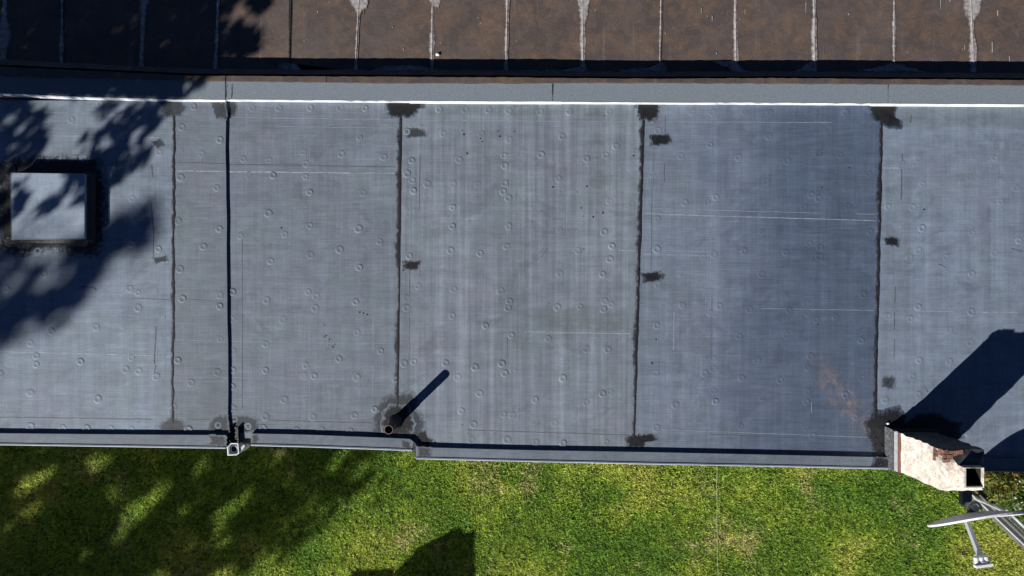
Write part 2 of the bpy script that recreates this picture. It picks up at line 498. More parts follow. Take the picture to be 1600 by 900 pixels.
# fastener plates pressed through the sheets
RAW = [((0, 230), "938,33 1188,42 1425,70 1065,180 1275,240 1455,163 780,303 1048,433 1290,480 1197,583 775,567 935,597 528,710 1060,715 265,745 768,830 815,853 1293,867 1075,888 1362,848 1408,520 190,875 45,830 230,610 755,85"),
 ((400, 230), "275,28 75,75 293,97 100,165 290,172 315,265 627,268 500,40 748,58 72,387 315,460 168,510 600,477 723,552 490,600 318,632 85,667 605,705 305,848 353,875 912,78 885,155 915,195 922,255 1003,217 1155,217 1297,217 1190,75 1453,48 1457,107 1458,212 1448,260 1478,297 1153,353 1150,463 892,388 1480,462 1140,605 1312,622 1468,582 898,638 950,815 1157,833 1433,843 882,885"),
 ((800, 230), "170,44 436,68 550,48 722,25 272,185 570,317 700,335 988,53 1327,62 820,158 1490,203 1012,325 1143,325 1193,293 853,422 1463,497 277,482 540,497 385,607 585,580 573,657 848,597 1122,643 1182,628 1360,610 280,742 530,745 855,803"),
 ((1180, 230), "187,82 370,40 497,47 665,157 65,200 370,300 328,280 543,348 285,350 955,70 980,215 1403,65 1255,178 1530,240 778,350 923,355 1440,320 977,475 1268,500 37,495 673,495 317,565 380,588 178,618 377,645 683,617 903,645 1120,645 1402,620 1545,547 955,605 1268,742 632,862 35,745"),
 ((0, 450), "237,118 187,55 815,115 570,228 310,253 187,323 220,395 220,447 480,430 777,408 743,475 820,487 922,518 8,503 187,613 580,648 1073,70 1293,43 1293,107 1358,183 1295,298 1362,370 1363,482 1048,422 1278,492 1125,553 1358,578 1025,693 1363,705 187,808 375,818 515,820 655,822 775,825 1110,827 1375,768 1285,800 1455,808 1558,330 1555,483 1555,755 1540,820"),
 ((400, 450), "62,72 347,118 583,82 157,188 592,260 55,330 730,370 485,415 292,455 57,482 280,513 340,517 590,523 817,537 165,655 57,753 332,758 577,747 695,710 38,822 237,833 380,833 550,838 882,62 883,117 1150,163 1345,222 1158,10 1433,18 1485,78 1475,117 1495,277 868,443 925,433 1110,440 1180,523 1283,465 1440,443 1458,500 1507,487 1310,618 1202,720 1450,740 1500,745 1275,800 1262,892 1470,890 817,697"),
 ((800, 450), "265,113 398,110 543,77 580,97 535,125 848,220 998,103 1162,148 1215,108 1390,125 1143,245 1330,285 212,297 433,357 560,362 1177,412 1435,425 843,500 1128,500 1180,475 1345,527 298,528 10,487 135,655 530,620 573,608 433,672 1180,603 1192,665 1463,642 957,685 248,790 1340,812 845,820 5,745 140,905 300,910 552,905"),
 ((1180, 450), "632,37 198,130 300,90 305,147 357,185 470,168 185,277 620,307 325,400 305,465 147,543 353,557 625,527 38,640 307,608 300,668 760,657 297,822 955,113 910,180 955,165 1265,140 1138,245 960,425 1138,432 920,520 955,625 778,165 1250,850 530,628 585,755 340,865 1260,320"),
 ((0, 0), "1478,632 1070,748 1293,822 425,705 595,610 1140,628"),
 ((400, 0), "133,633 317,632 493,632 640,635 607,805 278,885 1072,640 1223,640 1362,645 1480,650 1097,785 1320,785 1483,820 885,770"),
 ((800, 0), "165,655 335,655 568,655 292,800 608,857 1052,655 1172,657 1362,657 1510,660 1160,850 1505,800 855,765"),
 ((1180, 0), "90,660 350,660 530,660 80,800")]
plates = []
for (ox, oy), t in RAW:
    for q in t.split():
        a, b_ = q.split(",")
        p = (ox + int(a) / 3.75, oy + int(b_) / 3.75)
        if all((p[0] - q2[0]) ** 2 + (p[1] - q2[1]) ** 2 > 64 for q2 in plates):
            plates.append(p)


def plate_mesh(m, low):
    rings = [(0.041, -0.0006), (0.0325, 0.0033 * low), (0.0235, 0.0033 * low), (0.0135, 0.0008 * low)]
    b = MB(); n = 12
    vs = [(r * math.cos(2 * math.pi * i / n), r * math.sin(2 * math.pi * i / n), z) for r, z in rings for i in range(n)]
    fs = [[k * n + i, k * n + (i + 1) % n, (k + 1) * n + (i + 1) % n, (k + 1) * n + i] for k in range(3) for i in range(n)]
    fs.append([3 * n + i for i in range(n)])
    b.add(vs, fs, 0, True)
    return b.mesh("fastener_plate", m)
PM = [(plate_mesh(m, 1.0), plate_mesh(m, 0.55)) for m in SHEET]
for (x, y) in plates:
    i = sheet_at(x, y)
    faint = 1 if (i >= 4 and random.random() < .75) or random.random() < .2 else 0
    c = P(x, y)
    o = link("fastener_plate", PM[i][faint], S[i], (c.x, c.y, TOPZ[i]))
    s_ = random.uniform(.84, 1.02); o.scale = (s_, s_ * random.uniform(.94, 1.06), random.uniform(.55, 1.25)); o.rotation_euler.z = random.uniform(0, 6)


# tarred seam beads (ragged)
def bead(house, a, b_, wl, wr, z, seed, m='bead', n=90, gap=0.0):
    r = random.Random(seed)
    L, R = [], []
    wl_, wr_ = wl, wr
    for i in range(n + 1):
        t = i / n
        x = a[0] + (b_[0] - a[0]) * t; y = a[1] + (b_[1] - a[1]) * t
        wl_ = 0.72 * wl_ + .28 * wl * r.choice([.1, .5, .9, 1.1, 2.6])
        wr_ = 0.72 * wr_ + .28 * wr * r.uniform(.1, 2.0)
        L.append((x - max(.4, wl_), y)); R.append((x + max(.4, wr_), y))
    crisp = 1.0                                    # the lap edge on the right is crisp, the left brushed out
    cols = [(0, 0.0), (.4, .62), (.72, 1.0), (1.0, 1.15)]
    vs, cov = [], []
    for i in range(n + 1):
        for t, k in cols:
            x = L[i][0] - 1.2 + (R[i][0] - L[i][0] + 1.2) * t
            vs.append((*P(x, L[i][1])[:2], z + (.0008 if t < .5 else .003))); cov.append(k)
    for i in range(n + 1):
        vs.append((*P(*R[i])[:2], z - .003)); cov.append(1.0)
    fs = [[4 * i + c_, 4 * i + 4 + c_, 4 * i + 5 + c_, 4 * i + 1 + c_] for i in range(n) for c_ in range(3)]
    k0 = 4 * (n + 1)
    fs += [[4 * i + 3, 4 * i + 7, k0 + i + 1, k0 + i] for i in range(n)]
    o = MB().add(vs, fs).build("seam_bead", tar_on(sheet_at((a[0] + b_[0]) / 2 - 3, (a[1] + b_[1]) / 2), m), house)
    return set_cover(o, cov)


def set_cover(o, cov):
    at = o.data.attributes.new("cover", 'FLOAT', 'POINT')
    at.data.foreach_set("value", np.array(cov, dtype=np.float32))
    return o
bead(left_house, (271.5, 182), (269, 660), 1.0, 3.6, ZL, 1)
bead(right_house, (627, 182), (621, 640), 5.5, 0.9, 0, 2)
bead(right_house, (1005.5, 188), (990, 684), 5.6, 1.8, 0, 3)
bead(right_house, (1377, 190), (1367, 655), 5.4, 2.4, 0, 4)


# tar patches, ragged polygons
def patch(house, pts, z, m='tar', seed=0, amp=2.0, name="tar_patch", h=0.0016):
    r = random.Random(seed * 31 + 7)
    out = []
    n = len(pts)
    for i in range(n):
        a, b_ = pts[i], pts[(i + 1) % n]
        d = math.hypot(b_[0] - a[0], b_[1] - a[1]); k = max(1, int(d / 3.0))
        for j in range(k):
            t = j / k
            out.append((a[0] + (b_[0] - a[0]) * t + r.uniform(-amp, amp) * .6, a[1] + (b_[1] - a[1]) * t + r.uniform(-amp, amp) * .6))
    cx_ = sum(p[0] for p in out) / len(out); cy_ = sum(p[1] for p in out) / len(out)
    rad = sum(math.hypot(p[0] - cx_, p[1] - cy_) for p in out) / len(out)
    inset = max(.55, 1 - 4.5 / rad)
    k = len(out)
    ring = lambda f: [(cx_ + (x - cx_) * f, cy_ + (y - cy_) * f) for x, y in out]
    vs = [(*P(x, y, z)[:2], z + .0006) for x, y in ring(1.18)] + [(*P(x, y, z)[:2], z + h) for x, y in ring(inset)] + [(*P(x, y, z)[:2], z + h) for x, y in ring(.45)] + [(*P(cx_, cy_, z)[:2], z + h)]
    fs = [[q * k + i, q * k + (i + 1) % k, (q + 1) * k + (i + 1) % k, (q + 1) * k + i] for q in range(2) for i in range(k)]
    fs += [[2 * k + i, 2 * k + (i + 1) % k, 3 * k] for i in range(k)]
    o = MB().add(vs, fs).build(name, tar_on(sheet_at(.2 * cx_ + .8 * min(p[0] for p in pts), cy_), m) if m in ('tar', 'tar_thin', 'tar_deep') else M[m], house)
    return set_cover(o, [.35] * k + [1.02] * k + [1.12] * (k + 1))
RH, LH = right_house, left_house
PATCHES = [
 (RH, [(605, 160), (661, 160), (661, 168), (651, 171), (648, 180), (640, 183), (612, 182), (606, 171)], 0, 'tar'),
 (RH, [(993, 161), (1030, 161), (1028, 184), (1021, 190), (1000, 187), (996, 175)], 0, 'tar'),
 (RH, [(1358, 165), (1399, 164), (1398, 183), (1408, 190), (1405, 199), (1388, 198), (1376, 191), (1365, 186)], 0, 'tar'),
 (RH, [(633, 203), (650, 200), (667, 206), (665, 214), (636, 215)], 0, 'tar_thin'),
 (RH, [(1014, 214), (1022, 210), (1048, 211), (1047, 226), (1018, 227)], 0, 'tar'),
 (LH, [(249, 158), (284, 158), (290, 168), (284, 181), (262, 183), (254, 172)], ZL, 'tar_thin'),
 (LH, [(330, 158), (352.5, 158), (353, 186), (338, 184), (334, 172)], ZL, 'tar_thin'),
 (RH, [(357, 158), (369, 159), (371, 172), (365, 182), (357, 183)], 0, 'tar_thin'),
 (RH, [(630, 409), (656, 407), (655, 421), (631, 422)], 0, 'tar'),
 (RH, [(1003, 427), (1030, 424), (1037, 431), (1030, 439), (1006, 442)], 0, 'tar'),
 (RH, [(1380, 372), (1400, 370), (1407, 376), (1402, 385), (1384, 383)], 0, 'tar'),
 (RH, [(1379, 589), (1394, 588), (1399, 597), (1396, 608), (1378, 604)], 0, 'tar_thin'),
 (LH, [(237, 402), (260, 400), (262, 408), (243, 413)], ZL, 'tar_thin'),
 (LH, [(236, 222), (250, 217), (258, 226), (246, 234)], ZL, 'tar_thin'),
 (LH, [(249, 672), (253, 660), (264, 655), (281, 656), (288, 664), (290, 674)], ZL, 'tar_thin'),
 (LH, [(325, 668), (331, 656), (344, 651), (354.5, 651), (355.5, 676), (327, 675)], ZL, 'tar_thin'),
 (RH, [(360, 655), (378, 650), (396, 652), (404, 663), (403, 674), (375, 672), (361, 668)], 0, 'tar_thin'),
 (RH, [(588, 682), (587, 655), (594, 634), (604, 623), (642, 617), (650, 630), (646, 640), (656, 650), (660, 666), (654, 684), (620, 686)], 0, 'tar_thin'),
 (RH, [(598, 670), (600, 646), (612, 634), (636, 636), (646, 660), (640, 679), (606, 679)], 0.0012, 'tar'),
 (RH, [(650, 675), (666, 673), (668, 683), (676, 688), (671, 698), (653, 694)], 0, 'tar'),
 (RH, [(978, 686), (984, 681), (1000, 679), (1022, 680), (1027, 687), (1014, 690), (1007, 692), (1006, 700), (980, 699)], 0, 'tar'),
 (RH, [(1354, 662), (1364, 648), (1384, 645), (1402, 640), (1412, 654), (1412, 690), (1412, 714), (1368, 713), (1362, 690)], 0, 'tar'),
 (RH, [(1405, 668), (1436, 648), (1460, 646), (1480, 656), (1498, 662), (1500, 684), (1450, 690), (1405, 684)], 0, 'tar_deep'),  # bitumen patch that also deepens the chimney's shadow here by colour
]
for i, (hs, pts, z, m_) in enumerate(PATCHES):
    patch(hs, pts, z, m_, i)

# fold creases, dark lap lines (thin raised ridges)
def ridge(mb, a, b_, w, z, seg=6, amp=.5, seed=0, dash=1.0, h=.0045):
    r = random.Random(seed)
    pts = [(a[0] + (b_[0] - a[0]) * i / seg, a[1] + (b_[1] - a[1]) * i / seg) for i in range(seg + 1)]
    d = Vector((b_[0] - a[0], b_[1] - a[1])).normalized(); nx, ny = -d.y * w / 2, d.x * w / 2
    pts = [(x + r.uniform(-amp, amp) * abs(d.y), y + r.uniform(-amp, amp) * abs(d.x)) for x, y in pts]
    g0 = r.randint(0, seg); gl = int(round(seg * (1 - dash)))
    for i in range(seg):
        if (i - g0) % seg < gl: continue
        p, q = pts[i], pts[i + 1]
        mb.prism(pxpoly([(p[0] - nx, p[1] - ny), (q[0] - nx, q[1] - ny), (q[0] + nx, q[1] + ny), (p[0] + nx, p[1] + ny)]), z - .003, z + h)
def lines(house, name, m, data):
    mb = MB()
    for k, d in enumerate(data):
        (x0, y0, x1, y1, w, z) = d[:6]
        L_ = math.hypot(x1 - x0, y1 - y0)
        ridge(mb, (x0, y0), (x1, y1), w, z, max(3, int(L_ / 12)), .35, k + 3, d[6] if len(d) > 6 else 1.0, d[7] if len(d) > 7 else .0007)
    return tag(mb.build(name, m, house), kind="stuff")
lines(LH, "fold_crease", M['crease'], [(270, 267.5, 353, 268.3, 1.2, ZL), (0, 549, 268, 556, 1.1, ZL), (66, 212.5, 250, 215.5, .8, ZL, .8)])
lines(RH, "fold_crease", M['crease'], [(356, 268.3, 627, 271, 1.3, 0), (1008, 334, 1370, 345, .9, 0), (1005, 397.5, 1120, 399.5, .8, 0), (820, 518.5, 985, 521.5, .9, 0),
      (1440, 486, 1590, 488.5, .8, 0, .8), (1381, 262, 1410, 263, 1.2, 0), (630, 671, 631, 690, .9, 0), (403, 655, 404, 672, 1.1, 0), (968, 391, 998, 392, .9, 0)])
lines(LH, "soft_crease", M['crease_soft'], [(0, 557, 268, 564.5, .9, ZL), (128, 490, 268, 495, .9, ZL), (72, 176, 268, 184, .8, ZL, .8), (247, 470, 247, 650, .8, ZL, .7), (260, 470, 260, 640, .8, ZL, .7),
      (271, 530, 354, 534, .8, ZL), (272, 588, 356, 590, .8, ZL), (250, 260, 250, 440, 1, ZL, .8)])
lines(RH, "soft_crease", M['crease_soft'], [(357, 183, 626, 187.5, .9, 0), (430, 197.5, 625, 200, .8, 0), (640, 187.5, 1000, 190.5, .8, 0), (1008, 190, 1372, 192, .8, 0, .7), (1010, 326, 1374, 335, .8, 0, .85),
      (1004, 390, 1110, 393, .8, 0), (360, 533, 612, 537, .9, 0), (362, 590, 618, 594, .8, 0, .7), (1110, 300, 1110, 480, .8, 0, .6), (793, 230, 793, 460, .8, 0, .6), (583, 495, 583, 610, 1.2, 0, .8),
      (1054, 450, 1052, 560, 1.4, 0, .6), (484, 230, 484, 660, .7, 0, .5), (1005, 670, 1370, 684, .8, 0), (1190, 482, 1370, 485, .8, 0), (1268, 628, 1268, 645, .8, 0), (700, 187, 698, 690, .7, 0, .35), (640, 250, 641, 640, .8, 0, .6)])
lines(LH, "lap_line", M['line_dark'], [(0, 651, 240, 654.5, 1.2, ZL), (292, 654.5, 330, 655, 1.0, ZL), (272, 254, 353, 256.5, 1.1, ZL), (208, 466, 268, 468, .7, ZL), (280, 467, 330, 469, .7, ZL, .7),
      (239, 258, 241, 278, 2.2, ZL), (238, 318, 242, 362, 2.0, ZL), (242, 362, 241, 405, 1.2, ZL), (245.5, 510, 243, 568, 1.8, ZL), (245, 570, 243, 586, 1.5, ZL), (131, 447, 150, 450, 1.3, ZL), (150, 450, 153, 454, 1.3, ZL)])
lines(RH, "lap_line", M['line_dark'], [(378.5, 364, 378.5, 640, 1.0, 0), (402, 656, 596, 661.5, 1.1, 0), (356, 256.5, 626, 261, 1.1, 0), (657, 180, 655, 330, 1.1, 0, .55), (656, 415, 656, 432, 1.0, 0), (1041, 167, 1039, 208, 1.3, 0, .8),
      (1039, 240, 1038, 285, 1.2, 0, .7), (730, 672, 986, 680, 1.0, 0), (1000, 674, 1366, 690, .9, 0, .7), (1410, 240, 1408, 312, 2.0, 0, .85), (1399, 448, 1397, 516, 1.6, 0, .75), (1398, 530, 1396, 575, 1.0, 0, .6), (1424, 180, 1422, 192, 2.2, 0),
      (640, 330, 640, 640, .7, 0, .5), (1019, 230, 1016, 560, .7, 0, .5), (1022, 230, 1019, 460, .7, 0, .4), (1444, 602, 1450, 613, 1.4, 0), (1413, 644, 1421, 655, 1.2, 0), (1362, 182, 1351, 196, 1.2, 0), (855, 388, 846, 402, .8, 0),
      (1467, 413, 1478, 418, 1.4, 0), (1580, 388, 1598, 393, 1.3, 0), (1112, 365, 1112, 620, .7, 0, .4), (793, 500, 793, 560, .8, 0, .6)])
# dark drips of bitumen
mb = MB(); rr = random.Random(4)
SP = [(723, 204), (725, 210), (751, 216), (754, 221), (778, 205), (781, 213), (804, 206), (876, 300), (902, 300), (846, 330), (908, 325), (932, 332), (942, 332), (911, 338), (927, 339), (832, 346), (912, 389), (864, 292), (917, 291), (932, 247), (990, 243), (730, 240), (733, 345),
      (507, 526), (510, 524), (515, 530), (523, 538), (520, 542), (568, 489), (574, 492), (562, 488), (507, 508), (1025, 530), (1019, 567), (858, 474), (1327, 262), (1444, 327), (1278, 507), (597, 377), (440, 356), (1284, 293), (722, 664)]
for x, y in SP:
    n = 7; r0 = rr.uniform(.8, 1.9)
    mb.prism(pxpoly([(x + math.cos(a) * r0 * rr.uniform(.6, 1.3), y + math.sin(a) * r0 * rr.uniform(.6, 1.3)) for a in [2 * math.pi * k / n for k in range(n)]]), -.004, .0012)
tag(mb.build("tar_drips", M['tar_deep'], RH), kind="stuff")

# ------------------------------------------------------------------ south parapets (low kerb with metal edge)
KH = 0.032
def parapet(house, pin, pout, z0, zt, inward=True):
    """pin / pout: matching px lists along the inner and outer top edge"""
    inner = [P(x, y, zt) for x, y in pin]; outer = [P(x, y, zt) for x, y in pout]
    poly = [tuple(p[:2]) for p in inner] + [tuple(p[:2]) for p in outer[::-1]]
    o = MB().prism(poly, z0 - .09, zt).build("parapet", M['coping'], house)
    e = MB()
    for i in range(len(outer) - 1):
        a, b_ = outer[i], outer[i + 1]
        d = (b_ - a).normalized(); nrm = Vector((d.y, -d.x, 0))
        q = [a, b_, b_ + nrm * .006, a + nrm * .006]
        e.prism([tuple(p[:2]) for p in q], zt - .085, zt + .004)
    e.build("edge_trim", M['trim'], o)
    # slim rolled lip in front of the trim: dark line between rubber and metal
    l = MB()
    for i in range(len(outer) - 1):
        a, b_ = outer[i], outer[i + 1]
        d = (b_ - a).normalized(); nrm = Vector((d.y, -d.x, 0))
        l.prism([tuple(p[:2]) for p in (a - nrm * .012, b_ - nrm * .012, b_ - nrm * .001, a - nrm * .001)], zt - .004, zt + .006)
    l.build("trim_lip", M['coping'], o)
    return o
parapet(LH, [(-860, 660), (0, 677), (200, 679), (352, 680)], [(-860, 676), (0, 694.5), (200, 697.5), (352, 700)], ZL, ZL + KH)
parapet(RH, [(392, 677.5), (470, 679), (600, 684), (640, 686), (646, 690)], [(392, 695.5), (470, 697.5), (600, 702), (640, 703.5), (644, 704)], 0, KH)
parapet(RH, [(650, 697), (660, 699), (800, 703), (1010, 706.5), (1220, 711), (1400, 715), (2450, 735)], [(650.3, 716.5), (660, 716.5), (800, 720), (1010, 724.5), (1220, 728.5), (1400, 732.5), (2450, 756)], 0, KH)
MB().prism(pxpoly([(645, 689), (651, 695), (651, 716), (644, 705)], KH), -.09, KH - .003).build("parapet_corner", M['tar_deep'], RH)
# repaired parapet ends
patch(LH, [(326, 681), (352, 682), (352, 697), (322, 696), (330, 690)], ZL + KH, 'tar_thin', 60)
patch(RH, [(393, 679), (402, 679), (405, 688), (398, 694), (393, 693)], KH, 'tar_thin', 61)
patch(RH, [(626, 688), (643, 690), (642, 702), (630, 701)], KH, 'tar_thin', 62)
patch(RH, [(652, 699), (672, 700), (675, 713), (653, 714)], KH, 'tar_thin', 63)
patch(RH, [(1368, 716), (1400, 716), (1400, 730), (1362, 729)], KH, 'tar', 64)

# ------------------------------------------------------------------ north parapet: grey felt strip, bright metal edge, brown cap
ZN, ZF = 0.095, 0.055
def yline(pts, x):
    for (x0, y0), (x1, y1) in zip(pts[:-1], pts[1:]):
        if x <= x1: return y0 + (y1 - y0) * (x - x0) / (x1 - x0)
    return pts[-1][1]
WHITE = [(-900, 128), (0, 146), (130, 151.5), (270, 155), (400, 156), (600, 157.5), (1000, 159.5), (1400, 162), (1600, 163), (2500, 170)]
CAPL = [(-900, 98), (0, 119), (300, 126.5), (400, 128), (620, 130.5), (800, 130.5), (1000, 130), (1200, 131), (1600, 133.5), (2500, 140)]
BACK = [(-900, 86), (0, 104), (300, 118), (400, 119), (620, 120), (800, 121), (1000, 123), (1200, 122), (1600, 125), (2500, 130)]
def strip_part(house, name, m, x0, x1, A, za, B, zb_, zlow, step=40, parent=None, jag=0.0):
    n = max(2, int((x1 - x0) / step)); vs = []; rj = random.Random(int(x0) + 5)
    for i in range(n + 1):
        x = x0 + (x1 - x0) * i / n
        ja = rj.uniform(-jag, jag)
        a = P(x, yline(A, x) + ja, za); b_ = P(x, yline(B, x) + ja * .6, zb_)
        vs += [a, b_, Vector((b_.x, b_.y, zlow)), Vector((a.x, a.y, zlow))]
    fs = []
    for i in range(n):
        k = 4 * i
        for s0 in range(4):
            s1 = (s0 + 1) % 4
            fs.append([k + s0, k + 4 + s0, k + 4 + s1, k + s1])
    fs += [[0, 1, 2, 3], [4 * n + 3, 4 * n + 2, 4 * n + 1, 4 * n]]
    return MB().add(vs, fs).build(name, m, parent or house)
W2 = [(x, y - 1.8) for x, y in WHITE]
def shifted(L_, d): return [(x, y + d) for x, y in L_]
for hs, cuts in ((LH, [-860, 352]), (RH, [352.8, 863, 1388, 2450])):
    for a, b_ in zip(cuts[:-1], cuts[1:]):
        strip_part(hs, "flashing_strip", M['strip'], a + .5, b_ - .5, CAPL, ZN - .012, WHITE, ZF, -.06, 10, jag=.35)
for hs, cuts in ((LH, [-860, 60, 250, 352]), (RH, [352.8, 640, 878, 1120, 1362, 1600, 2450])):
    for k, (a, b_) in enumerate(zip(cuts[:-1], cuts[1:])):
        # south-facing metal edge that catches the sun; each length sits a little differently
        strip_part(hs, "metal_edge", M['metal_white'], a, b_ - .3, shifted(WHITE, -.3 + (k * 7 % 3) * .35), ZF + .004, shifted(WHITE, 3.2 + (k * 5 % 3) * .5), 0.001 + (ZL if hs is LH else 0), -.05, 20, jag=.25)
for hs, cuts in ((LH, [-860, 352]), (RH, [352.8, 510, 1150, 2450])):
    for a, b_ in zip(cuts[:-1], cuts[1:]):
        strip_part(hs, "brown_cap", M['brown'], a + .4, b_ - .4, BACK, ZN, shifted(CAPL, -1.2), ZN + .004, -.2, 9, jag=.45)
for x, lean in ((353, 0), (362, 0), (864, 0), (1388, -2)):
    w = .45 if x in (353, 362) else .9
    q, rj = [], random.Random(x)
    for k in range(7):
        t = k / 6; y = 131.5 + 22.5 * t; z = ZN - .011 + (ZF - ZN + .012) * t + .0022; xx = x + lean * t + rj.uniform(-.35, .35)
        ww = w * rj.uniform(.5, 1.3)
        q.append((P(xx - ww, y, z), P(xx + ww, y, z)))
    mbk = MB().add([p for a_ in q for p in a_], [[2 * k, 2 * k + 1, 2 * k + 3, 2 * k + 2] for k in range(6)])
    mbk.build("joint_gap", M['tar_deep'], RH)

# ------------------------------------------------------------------ brown roof
ZB = -0.085
SEAMS = [(-330, -330), (-220, -220), (-108, -110), (8, 4), (97, 96), (225, 221), (341, 337), (455, 453), (561, 556), (676, 675), (793, 791), (910, 911), (1033, 1031), (1149, 1150), (1272, 1273), (1397, 1397), (1517, 1521), (1636, 1640), (1756, 1760), (1876, 1880), (1996, 2000)]
WID = [4, 4, 4, 11, 3.0, 9, 6, 1.2, 4.5, 4, 4.0, 5.5, 2.2, 4, 4.2, 2.2, 5.5, 4, 4, 4, 4]
for i in range(len(SEAMS) - 1):
    a, b_ = SEAMS[i], SEAMS[i + 1]
    zz = ZB + (.004 if i % 2 else 0)
    poly = pxpoly([(a[0] * 1 + (a[0] - a[1]) * 5, -520), (b_[0] + (b_[0] - b_[1]) * 5, -520), (b_[1], 116), (a[1], 116)], ZB)
    MB().prism(poly, ZB - .06, zz).build("roof_sheet", M['brown'], brown_house)
MB().box(XL - 2, XR + 2, P(0, 100).y, P(0, -520).y, LAWN, ZB - .065).build("wall", M['wall'], brown_house)
# upturned foot of the felt along the party wall
strip_part(brown_house, "upturned_felt", M['brown'], -860, 2450, shifted(BACK, -11), ZB + .006, shifted(BACK, -3), ZB + .05, ZB - .05, 16, jag=.5)
for i, (a, b_) in enumerate(SEAMS):
    r = random.Random(i + 90); n = 90
    w = WID[i]; wl = wr = w / 2; vs, cov = [], []
    z = ZB + .0055
    bulge = [(r.uniform(-380, 90), r.uniform(10, 28), r.uniform(.6, 2.6)) for _ in range(6)]
    for k in range(n + 1):
        y = -400 + 513 * k / n
        x = a + (b_ - a) * (y / 100) if y > 0 else a
        f = .75 + sum(h_ * math.exp(-((y - c_) / s0) ** 2) for c_, s0, h_ in bulge) + (1.3 * max(0, (y - 84) / 24))
        wl = .6 * wl + .4 * w * f * r.uniform(.2, .9); wr = .6 * wr + .4 * w * f * r.uniform(.15, .6)
        for dx, c_ in ((-wl - 1.6, 0), (-wl * .5 - .3, .75), (0, 1.05), (wr * .6 + .3, .8), (wr + 1.4, 0)):
            vs.append((*P(x + dx, y, z)[:2], z + (.006 if dx == 0 else 0))); cov.append(c_ + (.05 if w > 3.5 else -.12))
    fs = [[5 * j + c_, 5 * j + 5 + c_, 5 * j + 6 + c_, 5 * j + 1 + c_] for j in range(n) for c_ in range(4)]
    o = MB().add(vs, fs).build("stained_seam", M['stain'] if i != 7 else M['tar_deep'], brown_house)
    set_cover(o, cov)
for k, pts in enumerate([[(455, 100), (466, 112), (520, 113), (560, 112), (600, 104), (640, 103), (672, 110), (676, 114), (560, 116), (450, 114)], [(800, 111), (880, 109), (905, 104), (914, 112), (800, 114)],
                         [(1115, 97), (1150, 96), (1160, 108), (1185, 114), (1150, 115), (1140, 106)], [(1255, 104), (1270, 96), (1276, 111), (1240, 112)], [(1345, 111), (1392, 100), (1402, 100), (1440, 112)], [(1020, 104), (1034, 98), (1036, 112), (940, 113)],
                         [(112, 116), (150, 109), (190, 113), (150, 118)], [(540, -10), (575, -10), (572, 8), (560, 22), (553, 10)], [(665, -12), (690, -12), (684, 10), (676, 8)], [(1505, -10), (1535, -10), (1530, 18), (1519, 34), (1508, 18)], [(900, -15), (922, -15), (916, 30), (910, 46), (906, 20)]]):
    patch(brown_house, pts, ZB + .0068, 'stain', 200 + k, 1.5, "mineral_stain", .0009)
# short runs of lime and bits on the brown felt
mb = MB()
for q in range(46):
    x = rr.uniform(420, 1600); y = rr.uniform(-60, 88); L_ = rr.choice([2, 2, 3, 3, 8, 16]); w = rr.uniform(.5, 1.1) if L_ < 6 else rr.uniform(.35, .6)
    mb.prism(pxpoly([(x - w, y), (x + w, y), (x + w * .5, y + L_), (x - w * .3, y + L_)], ZB), ZB - .01, ZB + .0065)
tag(mb.build("lime_runs", M['lime'], brown_house), kind="stuff")


def blob(name, px, py, z, r, m, label, cat, seed=1, sq=.6):
    b = MB(); rs = random.Random(seed); rings = []
    for k in range(5):
        a = math.pi * (k + .5) / 5
        rings.append([Vector((math.cos(t) * math.sin(a) * r * rs.uniform(.8, 1.2), math.sin(t) * math.sin(a) * r * rs.uniform(.8, 1.2) * .8, -math.cos(a) * r * sq + r * sq)) for t in [2 * math.pi * i / 8 for i in range(8)]])
    c = P(px, py, z)
    b.loft([[p + c for p in rg] for rg in rings])
    return tag(b.build(name, m), label, cat)
blob("pebble", 684, 86, ZB + .004, .018, M['stone'], "small pale pebble on the brown roof near its shaded lower edge", "pebble", 2)
blob("pebble", 1386.5, 661.5, .005, .013, M['stone'], "tiny white pebble on black tar beside the chimney foot", "pebble", 3)
# ------------------------------------------------------------------ skylight
zt = ZL + .115
sk = thing("skylight", "square white topped roof hatch with black tarred curb at the far left", "skylight", P(78, 322, ZL))
top = [P(17, 270.5, zt), P(132, 272, zt), P(132, 373, zt), P(18, 374, zt)]
cx = sum(p.x for p in top) / 4; cy = sum(p.y for p in top) / 4
def grow(ps, k, z): return [Vector((cx + (p.x - cx) * k, cy + (p.y - cy) * k, z)) for p in ps]
MB().loft([grow(top, 1.11, ZL - .004), grow(top, 1.02, ZL + .03), grow(top, .975, zt - .03)], cap=True).build("curb", M['tar_deep'], sk)
lidm = sheet_material("white_hatch_sheet", (0.215, 0.265, 0.335), 12, 0.15, 0.08, 0.25, green=.1)
lid = MB().loft([grow(top, .985, zt - .032), grow(top, 1.0, zt - .028), grow(top, 1.0, zt - .005), grow(top, .988, zt)]).build("lid", lidm, sk)
rim = MB()
t4 = grow(top, 1.003, zt)
for i in range(4):
    a, b_ = t4[i], t4[(i + 1) % 4]
    rim.tube([a, b_], .0025, 6)
rim.build("rim", lidm, lid)
patch(LH, [(-2, 258), (60, 252), (148, 254), (158, 300), (154, 372), (144, 393), (118, 391), (90, 385), (56, 386), (40, 393), (4, 386)], ZL, 'tar_deep', 55, .8)
for i, (x, y) in enumerate([(22, 378), (38, 381), (124, 378), (136, 372), (140, 280), (20, 268)]):
    w_, h_ = (17, 8) if i < 3 else (8, 15)
    pts = [(x + math.cos(a) * w_, y + math.sin(a) * h_) for a in [2 * math.pi * k / 10 for k in range(10)]]
    pz = MB().prism(pxpoly(pts), ZL - .004, ZL + .006 + .0007 * i).build("corner_patch", M['tar_deep'], sk)

